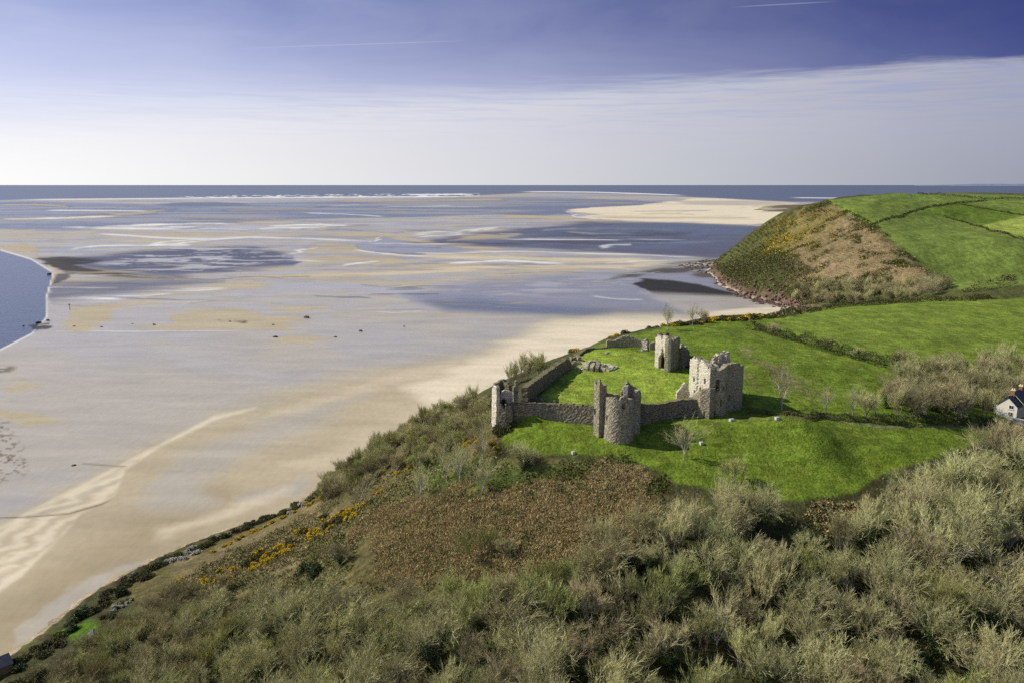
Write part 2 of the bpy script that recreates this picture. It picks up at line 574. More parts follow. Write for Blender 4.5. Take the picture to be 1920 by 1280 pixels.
zone([(1840, 424), (1915, 406), (2300, 395), (2300, 470), (1930, 450)], (0.24, 0.30, 0.055), 2, 3, 1.0, FARC)
# red cliff foot and steep earth
gyz, gxz = np.gradient(ZZ, GY, GX)
steep = np.sqrt(gyz ** 2 + gxz ** 2)
redw = sstep(ZZ, 13, 4) * FARC * sstep(ZZ, 0.0, 1.5)
base_c = base_c * (1 - redw[..., None] * 0.8) + np.array([0.15, 0.100, 0.072]) * redw[..., None] * 0.8
sandw = sstep(ZZ, 1.6, 0.4)
base_c = base_c * (1 - sandw[..., None]) + (np.array([0.36, 0.295, 0.185]) * NEARC[..., None] + np.array([0.47, 0.39, 0.27]) * FARC[..., None]) * sandw[..., None]

keep = np.zeros(ZZ.shape, bool)
up = ZZ > -1.2
keep[:, :] = up
nx, ny = len(GX), len(GY)
idx = np.arange(nx * ny).reshape(ny, nx)
cellok = keep[:-1, :-1] | keep[1:, :-1] | keep[:-1, 1:] | keep[1:, 1:]
q0 = np.stack([idx[:-1, :-1], idx[:-1, 1:], idx[1:, 1:], idx[1:, :-1]], -1)[cellok]
used, inv = np.unique(q0.ravel(), return_inverse=True)
tv = np.stack([XX.ravel(), YY.ravel(), ZZ.ravel()], -1)[used]

m, q, b = principled('turf_and_earth')
at = q.n('ShaderNodeAttribute', attribute_name='Col')
pos = q.n('ShaderNodeNewGeometry').outputs['Position']
f1 = q.noise(q.map(pos, (1, 0.5, 0.6)), 1.7, 3, 0.7)
f4 = q.noise(q.map(pos, (0.5, 0.25, 0.4)), 0.55, 4, 0.65)
f2 = q.noise(pos, 0.09, 5, 0.6)
f3 = q.noise(q.map(pos, (0.14, 0.6, 0.5), (0, 0, 0.12)), 1.5, 5, 0.65, 0.6)
mul = q.math('MULTIPLY', q.rng(f1, 0.32, 0.68, 0.60, 1.38, False), q.rng(f2, 0.3, 0.7, 0.74, 1.22, False))
mul = q.math('MULTIPLY', mul, q.rng(f4, 0.3, 0.7, 0.70, 1.30, False))
mul = q.math('MULTIPLY', mul, q.rng(f3, 0.3, 0.7, 0.68, 1.30, False))
cc = q.mix(1.0, at.outputs['Color'], mul, 'MULTIPLY')
# yellower, drier turf here and there
cc = q.mix(q.math('MULTIPLY', q.rng(q.noise(pos, 0.22, 5, 0.65, 0.5), 0.48, 0.72), 0.6), cc, q.mix(1.0, cc, (1.40, 1.08, 1.5), 'MULTIPLY'))
q.l(cc, b.inputs['Base Color'])
b.inputs['Roughness'].default_value = 0.9
b.inputs['Specular IOR Level'].default_value = 0.12
bp = q.n('ShaderNodeBump')
bp.inputs['Strength'].default_value = 0.9
bp.inputs['Distance'].default_value = 0.42
q.l(q.noise(q.map(pos, (0.9, 1.25, 1)), 2.0, 4, 0.6), bp.inputs['Height'])
q.l(bp.outputs[0], b.inputs['Normal'])
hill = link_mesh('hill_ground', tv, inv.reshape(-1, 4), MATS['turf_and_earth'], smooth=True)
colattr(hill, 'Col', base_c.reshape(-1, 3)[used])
tag(hill, kind='structure')
# ------------------------------------------------------------------ sand flats, channels and sea (one sheet to the horizon)
spx = np.arange(-420, 2341, 3.6)
spy = np.concatenate([347.06 + np.array([0.0, 0.12, 0.3, 0.6]), np.arange(348, 420, 0.8), np.arange(420, 660, 1.25), np.arange(660, 1040, 2.4), np.arange(1040, 1420, 5.0)])
SX, SY = np.meshgrid(spx, spy)
dirv = SY - 347.0
U, V = SX - 960.0, 640.0 - SY
RX, RY, RZ = U, CT * F + ST * V, -ST * F + CT * V
TT = -H / np.minimum(RZ, -0.05)
BX, BY = RX * TT, RY * TT
persp = np.clip((SY - 347) / 400.0, 0.02, 1.2)              # foreshortening
wn = vnoise(BX / 55, BY / 90, 41, 5) - 0.5
wn2 = vnoise(np.log(BY + 50) * 26, BX / BY * 9 + 30, 42, 5) - 0.5
QX = SX + wn2 * 50
QY = SY + wn2 * 18 * persp + wn * 8 * persp

TYPES = {               # colour, roughness, wave relief
    'wet':   ((0.430, 0.388, 0.312), 0.36, 0.06),
    'sheen': ((0.380, 0.360, 0.345), 0.22, 0.03),
    'tan':   ((0.445, 0.378, 0.258), 0.85, 0.05),
    'vignette_sand':  ((0.330, 0.270, 0.165), 0.70, 0.05),  # sand darkened to carry the corner vignette
    'pale':  ((0.560, 0.480, 0.345), 0.90, 0.05),
    'cream': ((0.680, 0.600, 0.450), 0.90, 0.03),
    'blue':  ((0.045, 0.070, 0.130), 0.26, 0.30),
    'sea':   ((0.085, 0.110, 0.160), 0.34, 0.40),
    'lilac': ((0.215, 0.218, 0.255), 0.26, 0.12),
    'shade_indigo': ((0.070, 0.074, 0.125), 0.50, 0.45),  # water and wet sand with cloud shadow put into the colour
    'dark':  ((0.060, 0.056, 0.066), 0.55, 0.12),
    'mud_and_shade':   ((0.030, 0.028, 0.026), 0.70, 0.20),  # mussel-bed mud; also serves for cloud shadow painted on the flats
    'foam':  ((0.800, 0.800, 0.790), 0.80, 0.05),
    'weed':  ((0.085, 0.062, 0.035), 0.80, 0.20),
}
BC = np.zeros(SX.shape + (3,)) + np.array(TYPES['wet'][0])
BR = np.zeros(SX.shape) + TYPES['wet'][1]
BW = np.zeros(SX.shape) + TYPES['wet'][2]


def lay(w, typ):
    global BC, BR, BW
    c, r, v = TYPES[typ]
    BC = BC * (1 - w[..., None]) + np.asarray(c) * w[..., None]
    BR = BR * (1 - w) + r * w
    BW = BW * (1 - w) + v * w


def area(poly, typ, soft=2.0, amount=1.0, tex=None, raw=False):
    poly = np.asarray(poly, float)
    x_, y_ = (SX, SY) if raw else (QX, QY)
    mrg = soft + 30
    j0, j1 = np.searchsorted(spy, [poly[:, 1].min() - mrg, poly[:, 1].max() + mrg])
    w = np.zeros(SX.shape)
    d = polydist(x_[j0:j1], y_[j0:j1], poly)
    w[j0:j1] = sstep(d, soft, -soft) * amount
    if tex is not None:
        w = w * tex
    lay(w, typ)


def band(pts, hw, typ, soft=1.0, amount=1.0, raw=False, taper=True):
    pts = np.asarray(pts, float)
    x_, y_ = (SX, SY) if raw else (QX, QY)
    mrg = hw + soft + 30
    j0, j1 = np.searchsorted(spy, [pts[:, 1].min() - mrg, pts[:, 1].max() + mrg])
    w = np.zeros(SX.shape)
    d = linedist(x_[j0:j1], y_[j0:j1], pts) - hw
    w[j0:j1] = sstep(d, soft, -soft) * amount
    if taper:
        x0, x1 = pts[:, 0].min(), pts[:, 0].max()
        w = w * sstep(SX, x0 - 5, x0 + 0.12 * (x1 - x0)) * sstep(SX, x1 + 5, x1 - 0.12 * (x1 - x0))
    lay(w, typ)


streak = vnoise(QX / 210, QY / (1.8 + 5 * persp), 51, 5)
streak2 = vnoise(QX / 95 + 9, QY / (1.0 + 2.6 * persp), 52, 5)
# base: broad damp / drier belts
lay(sstep(streak, 0.45, 0.62) * 0.55 * sstep(SY, 620, 560), 'tan')
lay(sstep(streak2, 0.46, 0.62) * 0.75 * sstep(SY, 640, 540), 'sheen')
lay(sstep(vnoise(QX / 130 + 3, QY / (1.3 + 3.4 * persp), 55, 5), 0.52, 0.64) * 0.6 * sstep(SY, 560, 480), 'lilac')
lay(sstep(vnoise(SX / 260, SY / 60, 57, 3), 0.5, 0.7) * 0.5 * sstep(SY, 560, 640), 'sheen')
# open sea and surf
area([(-900, 330), (2900, 330), (2900, 379), (1480, 379), (1300, 370), (1180, 364), (1000, 362), (860, 368), (640, 370), (400, 373), (180, 374), (0, 376), (-900, 378)], 'sea', 1.2, raw=True)
surf = sstep(vnoise(SX / 9, SY / 1.1, 61, 3), 0.50, 0.62)
band([(0, 375), (200, 373.5), (420, 371.5), (640, 370), (760, 369.5), (900, 369)], 0.9, 'foam', 0.8, 0.9, raw=True)
band([(760, 365.5), (830, 365), (880, 364.5)], 1.1, 'foam', 0.6, 0.9, raw=True)
band([(970, 360), (1040, 360), (1120, 361), (1200, 363.5), (1290, 367)], 0.8, 'foam', 0.6, 0.95, raw=True)
area([(330, 369), (480, 366), (700, 364), (900, 363), (900, 369), (600, 371), (380, 372)], 'foam', 1, 0.8, surf, raw=True)
band([(1480, 371), (1580, 372), (1700, 373)], 0.8, 'foam', 0.7, 0.8, raw=True)
# channels beyond the flats
area([(-400, 380), (60, 378), (230, 382), (330, 386), (420, 382), (640, 378), (870, 372), (1060, 372), (1180, 376), (1240, 379), (1270, 382), (1180, 386), (1060, 394), (1075, 402), (1000, 405), (930, 402),
      (870, 404), (760, 408), (640, 410), (520, 414), (400, 420), (260, 424), (100, 430), (-400, 432)], 'blue', 2.0)
area([(-400, 380), (60, 378), (230, 382), (330, 386), (420, 382), (640, 378), (870, 372), (1060, 372), (1240, 379), (1060, 394), (870, 404), (520, 414), (260, 424), (-400, 432)], 'wet', 3.0, 0.55, sstep(streak, 0.40, 0.62))
area([(290, 384), (350, 380), (460, 381), (465, 385), (400, 388), (330, 388)], 'sea', 1.2)
area([(280, 383), (400, 379), (470, 383), (440, 386)], 'sea', 1.0, 0.8)
for pts in ([(0, 384), (60, 383), (125, 388), (135, 387)], [(0, 413), (80, 411), (200, 404), (270, 398), (340, 392)], [(620, 378), (800, 376), (960, 374)], [(150, 394), (230, 402), (300, 398)]):
    band(pts, 1.4, 'tan', 1.4, 0.9)
for pts in ([(0, 412), (90, 409), (230, 405)], [(80, 395), (170, 395), (280, 396)], [(100, 428), (250, 424), (400, 419), (450, 421)], [(500, 424), (600, 421), (660, 424)]):
    band(pts, 1.0, 'foam', 0.9, 0.75)
area([(110, 428), (300, 420), (400, 417), (450, 421), (330, 430), (160, 432)], 'foam', 2, 0.75, sstep(streak2, 0.40, 0.55))
area([(500, 428), (560, 421), (650, 421), (600, 431), (500, 432)], 'foam', 2, 0.6, sstep(streak2, 0.40, 0.6))
# far spit of pale sand
area([(1055, 396), (1100, 389), (1190, 385), (1262, 378), (1290, 372), (1340, 372), (1500, 381), (1560, 400), (1420, 423), (1300, 419), (1180, 416), (1090, 408), (1120, 402)], 'cream', 1.5)
area([(1090, 401), (1250, 398), (1380, 404), (1420, 412), (1300, 414), (1150, 410)], 'tan', 3, 0.6, sstep(streak, 0.40, 0.62))
area([(1260, 377), (1400, 376), (1560, 384), (1400, 386), (1290, 384)], 'wet', 2, 0.7)
area([(1420, 388), (1470, 384), (1520, 384), (1480, 398), (1425, 398)], 'weed', 1.6, 0.9, sstep(streak2, 0.30, 0.42))
band([(1375, 393), (1420, 386), (1500, 383)], 0.9, 'pale', 0.8)
band([(1060, 396), (1082, 407), (1120, 411)], 1.1, 'foam', 1, 0.6)
band([(930, 406), (1000, 406), (1080, 413), (1180, 415)], 2.4, 'tan', 1.6, 0.9)
# water under the headland, cloud shadow painted in as dark tones
area([(790, 452), (880, 440), (960, 430), (1100, 416), (1250, 418), (1420, 424), (1500, 430), (1500, 480), (1350, 486), (1200, 478), (1040, 468), (900, 463), (820, 462)], 'shade_indigo', 4.0, 0.9)
area([(880, 455), (950, 437), (1100, 424), (1380, 428), (1420, 450), (1250, 466), (1000, 463)], 'sea', 6, 0.9, sstep(streak, 0.34, 0.52))
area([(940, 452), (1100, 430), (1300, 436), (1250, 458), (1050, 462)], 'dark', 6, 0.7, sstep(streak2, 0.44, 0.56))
area([(840, 452), (900, 437), (1000, 431), (960, 448)], 'tan', 4, 0.8, sstep(streak2, 0.46, 0.6))
area([(1100, 424), (1250, 419), (1420, 426), (1400, 436), (1250, 432)], 'sea', 2, 0.8)
for pts in ([(780, 446), (850, 440), (940, 426), (960, 424)], [(930, 449), (1050, 450), (1180, 448), (1290, 450)], [(1120, 465), (1160, 460), (1190, 459)], [(800, 470), (1000, 472), (1200, 478), (1330, 484)]):
    band(pts, 0.9, 'foam', 0.9, 0.6)
# middle flats: bars and channels
for pts, hw, ty, am in (
        ([(600, 442), (700, 438), (760, 448), (830, 460), (960, 470)], 3.0, 'tan', 0.9),
        ([(660, 462), (690, 470), (740, 475), (900, 484), (1060, 488), (1250, 489)], 4.0, 'pale', 0.95),
        ([(450, 522), (640, 516), (800, 510), (900, 501), (1060, 500), (1180, 500), (1280, 490)], 4.0, 'pale', 0.95),
        ([(0, 443), (200, 440), (420, 440), (640, 442), (760, 450)], 1.8, 'tan', 0.7),
        ([(420, 520), (560, 520), (700, 517)], 4.0, 'tan', 0.8),
        ([(260, 560), (420, 540), (560, 536), (700, 540)], 3.0, 'tan', 0.7),
        ([(570, 470), (620, 462), (700, 470)], 8.0, 'tan', 0.7),
        ([(560, 494), (640, 486), (760, 488)], 6.0, 'tan', 0.7),
        ([(0, 470), (40, 464), (70, 470)], 8.0, 'tan', 0.8)):
    band(pts, hw, ty, 3.0, am)
area([(664, 463), (690, 455), (716, 447), (760, 452), (820, 460), (900, 470), (760, 476), (700, 474)], 'lilac', 2.5)
for pts in ([(664, 463), (672, 470), (700, 474), (800, 480)], [(690, 456), (716, 446), (712, 444)], [(770, 440), (860, 434), (940, 424)], [(640, 497), (700, 490), (710, 488)], [(120, 470), (200, 461), (330, 458), (430, 447)],
            [(180, 438), (300, 446), (420, 448)], [(80, 550), (240, 545), (430, 541)], [(85, 560), (200, 560), (330, 552)], [(450, 500), (520, 480), (600, 466)], [(250, 462), (350, 450), (470, 445), (700, 452)]):
    band(pts, 1.1, 'foam', 1.2, 0.7)
area([(85, 482), (200, 478), (330, 464), (480, 462), (560, 482), (560, 500), (430, 508), (330, 520), (240, 512), (150, 500)], 'shade_indigo', 5, 0.95)  # cloud shadow over the left flats, painted as a dark patch
area([(170, 492), (330, 466), (480, 464), (560, 484), (430, 506), (300, 512)], 'foam', 6, 0.42, sstep(streak2, 0.50, 0.60))
area([(62, 482), (110, 480), (190, 488), (150, 500), (230, 512), (320, 522), (220, 520), (120, 512)], 'mud_and_shade', 3, 0.95)  # darkest blotches of that cloud shadow, painted in mud colour
area([(95, 515), (150, 512), (130, 525), (98, 535)], 'mud_and_shade', 2, 0.8)
area([(95, 532), (300, 522), (420, 528), (280, 545), (90, 565), (90, 545)], 'shade_indigo', 8, 0.75)
# belts of sheen across the middle
band([(480, 536), (640, 536), (720, 545), (770, 560), (830, 590)], 7, 'sheen', 5, 0.95)
area([(760, 552), (900, 528), (1080, 515), (1240, 508), (1340, 505), (1400, 545), (1500, 580), (1290, 594), (1120, 591), (960, 590), (840, 583)], 'lilac', 9, 0.95)
area([(760, 560), (900, 560), (1060, 575), (1290, 588), (1120, 591), (960, 590), (850, 584)], 'blue', 10, 0.75)
area([(800, 540), (1080, 520), (1240, 515), (1180, 540), (950, 560)], 'sheen', 8, 0.7, sstep(streak2, 0.44, 0.6))
area([(1260, 495), (1340, 485), (1380, 545), (1340, 530), (1290, 512), (1150, 520)], 'weed', 4, 0.85, sstep(streak2, 0.40, 0.52))
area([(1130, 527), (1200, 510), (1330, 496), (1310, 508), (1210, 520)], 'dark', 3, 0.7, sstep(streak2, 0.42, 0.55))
area([(1188, 530), (1215, 523), (1260, 526), (1310, 533), (1390, 552), (1380, 560), (1300, 556), (1225, 551)], 'mud_and_shade', 1.5, 1.0, None)
area([(1200, 548), (1400, 556), (1460, 570), (1400, 590), (1290, 586)], 'wet', 6, 0.8)
area([(1300, 592), (1400, 578), (1470, 572), (1520, 590), (1400, 600)], 'cream', 4, 0.9)
rg = random.Random(5)
for _ in range(150):                                            # thin gleaming runnels over the flats
    y_ = 385 + 200 * rg.random() ** 1.3
    x_ = rg.uniform(60, 1300)
    L_ = rg.uniform(60, 260)
    band([(x_ - L_ / 2, y_ + rg.uniform(-4, 4)), (x_, y_ + rg.uniform(-2, 2)), (x_ + L_ / 2, y_ + rg.uniform(-4, 4))], rg.uniform(0.3, 1.2), rg.choice(['lilac', 'foam', 'tan', 'dark', 'pale', 'lilac', 'blue']), 0.9, rg.uniform(0.3, 0.7))

# river on the left
area([(-500, 450), (0, 468), (58, 486), (98, 510), (98, 522), (86, 560), (88, 590), (70, 620), (0, 654), (-500, 780)], 'blue', 1.5, 1.0, None, raw=True)
band([(0, 469), (58, 486), (97, 510), (98, 520), (86, 560), (87, 594)], 1.3, 'foam', 1.3, 0.85, raw=True, taper=False)
band([(92, 500), (104, 513), (96, 530)], 3, 'pale', 2.5, 0.7, raw=True, taper=False)
band([(86, 596), (60, 625), (0, 656)], 1.2, 'foam', 1.6, 0.8, raw=True, taper=False)
band([(60, 622), (160, 617), (300, 618), (470, 620)], 1.0, 'foam', 1.4, 0.5)
# tan bars on the near flats
for poly in ([(125, 575), (270, 562), (200, 580), (195, 605), (150, 622), (118, 618)], [(245, 612), (320, 606), (322, 590), (370, 580), (455, 578), (480, 592), (600, 594), (540, 606), (545, 618), (420, 618), (320, 616)],
             [(512, 582), (560, 574), (610, 574), (560, 586)], [(500, 640), (540, 632), (640, 634), (570, 646)], [(500, 652), (540, 648), (530, 656)], [(0, 720), (40, 714), (70, 718), (40, 728), (0, 735)], [(0, 770), (90, 778), (120, 788), (60, 800), (0, 782)]):
    area(poly, 'tan', 4, 0.85)
for pts in ([(560, 597), (620, 600)], [(500, 634), (540, 632)], [(660, 616), (720, 617)], [(700, 620), (790, 622)], [(740, 634), (800, 636)], [(190, 621), (240, 619)]):
    band(pts, 2.0, 'sheen', 1.5, 0.8)
area([(405, 600), (470, 604), (480, 612), (420, 606)], 'weed', 2, 0.9, sstep(streak2, 0.40, 0.5))
area([(50, 610), (95, 605), (85, 616), (55, 616)], 'mud_and_shade', 1, 0.9, sstep(streak2, 0.34, 0.44))
area([(-60, 780), (20, 790), (45, 830), (40, 880), (0, 905), (-60, 900)], 'weed', 10, 0.75, sstep(vnoise(SX / 9, SY / 2.6, 66, 5, 0.65), 0.50, 0.62))
area([(-60, 680), (20, 684), (45, 694), (0, 702), (-60, 705)], 'weed', 3, 0.8, sstep(streak2, 0.42, 0.55))
# upper beach
beach = [(1500, 588), (1290, 596), (1150, 593), (1050, 602), (960, 640), (860, 668), (700, 700), (560, 735), (440, 770), (330, 815), (230, 868), (120, 925), (0, 985), (-420, 1160), (-420, 1500), (300, 1500), (700, 1000), (1100, 700), (1500, 640)]
area(beach, 'tan', 24, 0.95)
area([(1500, 588), (1290, 597), (1150, 593), (1050, 604), (960, 640), (850, 690), (760, 730), (820, 770), (1000, 700), (1500, 640)], 'cream', 16, 0.95)
area([(860, 672), (740, 700), (600, 745), (480, 775), (560, 775), (700, 735), (820, 700)], 'pale', 8, 0.85, sstep(streak, 0.25, 0.5))
area([(420, 900), (300, 960), (180, 1010), (60, 1080), (-60, 1160), (-420, 1330), (-420, 1500), (100, 1500), (200, 1100), (300, 1040), (480, 960)], 'vignette_sand', 40, 0.75)  # mostly lens vignette, painted into the sand as a darker tone
rip = 0.55 + 0.45 * np.sin((SX * 0.42 + SY * 0.85) * 0.33 + wn2 * 14)
area([(480, 764), (400, 780), (300, 832), (200, 884), (60, 955), (-80, 1030), (-420, 1180), (-420, 1340), (-60, 1150), (40, 1080), (90, 1030), (135, 985), (150, 962), (215, 930), (235, 880), (300, 838), (400, 788)], 'cream', 5, 0.95, None, raw=True)
area([(420, 784), (300, 838), (200, 890), (60, 960), (-80, 1035), (-420, 1190), (-420, 1340), (-60, 1150), (90, 1030), (215, 930), (300, 838)], 'tan', 8, 0.8, rip, raw=True)
area([(235, 872), (130, 930), (0, 990), (0, 1000), (140, 945), (240, 890)], 'wet', 5, 0.5, rip, raw=True)
area([(700, 738), (590, 760), (480, 786), (420, 820), (330, 860), (290, 910), (245, 945), (300, 958), (390, 955), (420, 945), (380, 925), (430, 880), (520, 830), (600, 800)], 'wet', 20, 0.85)
area([(520, 880), (700, 800), (860, 740), (800, 800), (600, 880)], 'pale', 14, 0.55)
area([(440, 935), (520, 915), (600, 890), (560, 930), (480, 945)], 'wet', 5, 0.8)
area([(30, 1180), (110, 1110), (190, 1080), (230, 1070), (180, 1120), (80, 1190), (30, 1210)], 'wet', 6, 0.9)
area([(215, 1065), (260, 1045), (280, 1050), (230, 1075)], 'wet', 3, 0.9)
band([(-40, 972), (60, 968), (130, 962), (190, 945), (220, 930)], 1.2, 'weed', 1.6, 0.75, raw=True)
band([(150, 868), (200, 872), (240, 874)], 1.2, 'weed', 1.6, 0.6, raw=True)
band([(280, 1010), (420, 965), (560, 915)], 8, 'cream', 10, 0.6)
m, q, b = principled('sand_and_water')
at = q.n('ShaderNodeAttribute', attribute_name='Col')
ar = q.n('ShaderNodeAttribute', attribute_name='Surf')
sx_ = q.n('ShaderNodeSeparateColor')
q.l(ar.outputs['Color'], sx_.inputs[0])
pos = q.n('ShaderNodeNewGeometry').outputs['Position']
g1 = q.noise(q.map(pos, (0.02, 0.06, 1), (0, 0, math.radians(24))), 1.0, 7, 0.62, 0.4)
g2 = q.noise(q.map(pos, (0.5, 0.16, 1), (0, 0, math.radians(28))), 0.9, 4, 0.6)
cc = q.mix(1.0, at.outputs['Color'], q.math('MULTIPLY', q.rng(g1, 0.25, 0.75, 0.84, 1.16, False), q.rng(g2, 0.25, 0.75, 0.93, 1.07, False)), 'MULTIPLY')
q.l(cc, b.inputs['Base Color'])
q.l(sx_.outputs[0], b.inputs['Roughness'])
b.inputs['IOR'].default_value = 1.33
q.l(q.rng(sx_.outputs[0], 0.5, 0.85, 0.5, 0.12), b.inputs['Specular IOR Level'])
w1 = q.noise(q.map(pos, (0.10, 0.16, 1)), 1.0, 5, 0.65)
bp = q.n('ShaderNodeBump')
bp.inputs['Distance'].default_value = 1.2
q.l(sx_.outputs[1], bp.inputs['Strength'])
q.l(w1, bp.inputs['Height'])
q.l(bp.outputs[0], b.inputs['Normal'])
sidx = np.arange(SX.size).reshape(SX.shape)
sf = np.stack([sidx[1:, :-1], sidx[1:, 1:], sidx[:-1, 1:], sidx[:-1, :-1]], -1).reshape(-1, 4)
flats = link_mesh('tidal_flats_and_sea', np.stack([BX.ravel(), BY.ravel(), np.zeros(SX.size)], -1), sf, MATS['sand_and_water'], smooth=True)
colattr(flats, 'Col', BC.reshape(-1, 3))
colattr(flats, 'Surf', np.stack([BR.ravel(), BW.ravel(), np.zeros(SX.size)], -1))
tag(flats, kind='structure')
# distant coast beyond the bay on the right
cv, cf = [], []
n_c = 60
for i in range(n_c):
    px = 1715 + 240 * i / (n_c - 1) * 1.6
    r = ray(px, 346)
    u = np.array([r[0], r[1]]) / np.hypot(r[0], r[1])
    hh = 25 + 150 * float(vnoise(i / 9.0, 0.5, 77, 4)) * float(sstep(np.array(i / n_c), 0.0, 0.35))
    for dd, zz in ((90000, -60), (91000, hh * 1.3 + 20), (97000, hh * 1.6 + 40), (104000, -60)):
        cv.append((u[0] * dd, u[1] * dd, zz))
cv = np.array(cv)
for i in range(n_c - 1):
    for j in range(3):
        cf.append((i * 4 + j, (i + 1) * 4 + j, (i + 1) * 4 + j + 1, i * 4 + j + 1))
simple('far_coast', (0.17, 0.20, 0.27), 1.0, 0.1, 0.0005)  # aerial haze put into the colour as a blue tint
tag(link_mesh('distant_hills', cv, np.array(cf), MATS['far_coast']), kind='structure')
# ------------------------------------------------------------------ castle
def stone_mat(name, light, dark, warm, scale=1.0, moss=0.3):
    m, q, b = principled(name)
    pos = q.n('ShaderNodeNewGeometry')
    p_, nrm = pos.outputs['Position'], pos.outputs['Normal']
    nz = q.n('ShaderNodeSeparateXYZ')
    q.l(nrm, nz.inputs[0])
    vo = q.n('ShaderNodeTexVoronoi')
    q.l(q.map(p_, (1.5 * scale, 1.5 * scale, 2.9 * scale)), vo.inputs['Vector'])
    vo.inputs['Scale'].default_value = 1.0
    sepc = q.n('ShaderNodeSeparateColor')
    q.l(vo.outputs['Color'], sepc.inputs[0])
    big = q.noise(p_, 0.28, 5, 0.65)
    fine = q.noise(p_, 2.6, 4, 0.65)
    tiny = q.noise(p_, 5.5, 3, 0.7)
    c = q.mix(q.rng(q.math('ADD', q.math('MULTIPLY', sepc.outputs[0], 0.40), q.math('ADD', q.math('MULTIPLY', fine, 0.35), q.math('MULTIPLY', tiny, 0.35))), 0.32, 0.76), tuple(x * 0.72 for x in dark), tuple(x * 1.12 for x in light))
    c = q.mix(q.rng(big, 0.46, 0.66), c, q.mix(1.0, c, warm, 'MULTIPLY'))
    stain = q.rng(q.noise(q.map(p_, (0.9, 0.9, 0.22)), 1.0, 4, 0.65), 0.54, 0.74)
    c = q.mix(q.math('MULTIPLY', stain, 0.55), c, tuple(x * 0.42 for x in dark))
    lich = q.rng(q.noise(p_, 0.9, 5, 0.7), 0.60, 0.68)
    c = q.mix(q.math('MULTIPLY', lich, 0.5), c, (0.50, 0.47, 0.38))
    # turf and moss on the wall tops
    c = q.mix(q.math('MULTIPLY', q.rng(nz.outputs[2], 0.55, 0.9), q.math('MULTIPLY', q.rng(fine, 0.35, 0.6), moss * 2.0)), c, (0.17, 0.155, 0.07))
    q.l(c, b.inputs['Base Color'])
    b.inputs['Roughness'].default_value = 0.92
    b.inputs['Specular IOR Level'].default_value = 0.15
    bp = q.n('ShaderNodeBump')
    bp.inputs['Strength'].default_value = 0.9
    bp.inputs['Distance'].default_value = 0.055
    q.l(q.math('ADD', q.math('MULTIPLY', vo.outputs['Distance'], -0.6), fine), bp.inputs['Height'])
    q.l(bp.outputs[0], b.inputs['Normal'])
    return m


stone_mat('pale_lit_stone', (0.66, 0.62, 0.50), (0.42, 0.385, 0.30), (0.97, 0.92, 0.82), 2.6)  # castle stone brightened for sunlit faces, the light is in the colour
stone_mat('grey_stone', (0.385, 0.350, 0.255), (0.185, 0.165, 0.118), (0.95, 0.91, 0.78), 2.6)  # middle tone of the same stone, including faces turned from the sun
stone_mat('dark_shaded_stone', (0.26, 0.235, 0.175), (0.085, 0.076, 0.055), (1.05, 0.95, 0.75), 2.4, moss=0.6)  # same stone with shade painted in, for shaded walls and interiors


def resample(path, step, closed):
    pts = [np.array(p[:2], float) for p in path]
    if closed:
        pts.append(pts[0])
    out = []
    for a_, b_ in zip(pts[:-1], pts[1:]):
        n_ = max(1, int(round(np.linalg.norm(b_ - a_) / step)))
        for i in range(n_):
            out.append(a_ + (b_ - a_) * i / n_)
    if not closed:
        out.append(pts[-1])
    return np.array(out)


def arc(cx, cy, r, a0, a1, n=14):
    return [(cx + r * math.cos(math.radians(a0 + (a1 - a0) * i / n)), cy + r * math.sin(math.radians(a0 + (a1 - a0) * i / n))) for i in range(n + 1)]


def topline(pix):
    """a ruined top edge read off the view: returns the pixel height for a pixel column"""
    xs = np.array([p[0] for p in pix], float)
    ys = np.array([p[1] for p in pix], float)
    return lambda x: np.interp(x, xs, ys)


def z_for(x, y, py):
    """height at plan point (x, y) that is seen at row py"""
    v = 640.0 - py
    tz = (-ST * F + CT * v) / (CT * F + ST * v)
    return H + y * tz


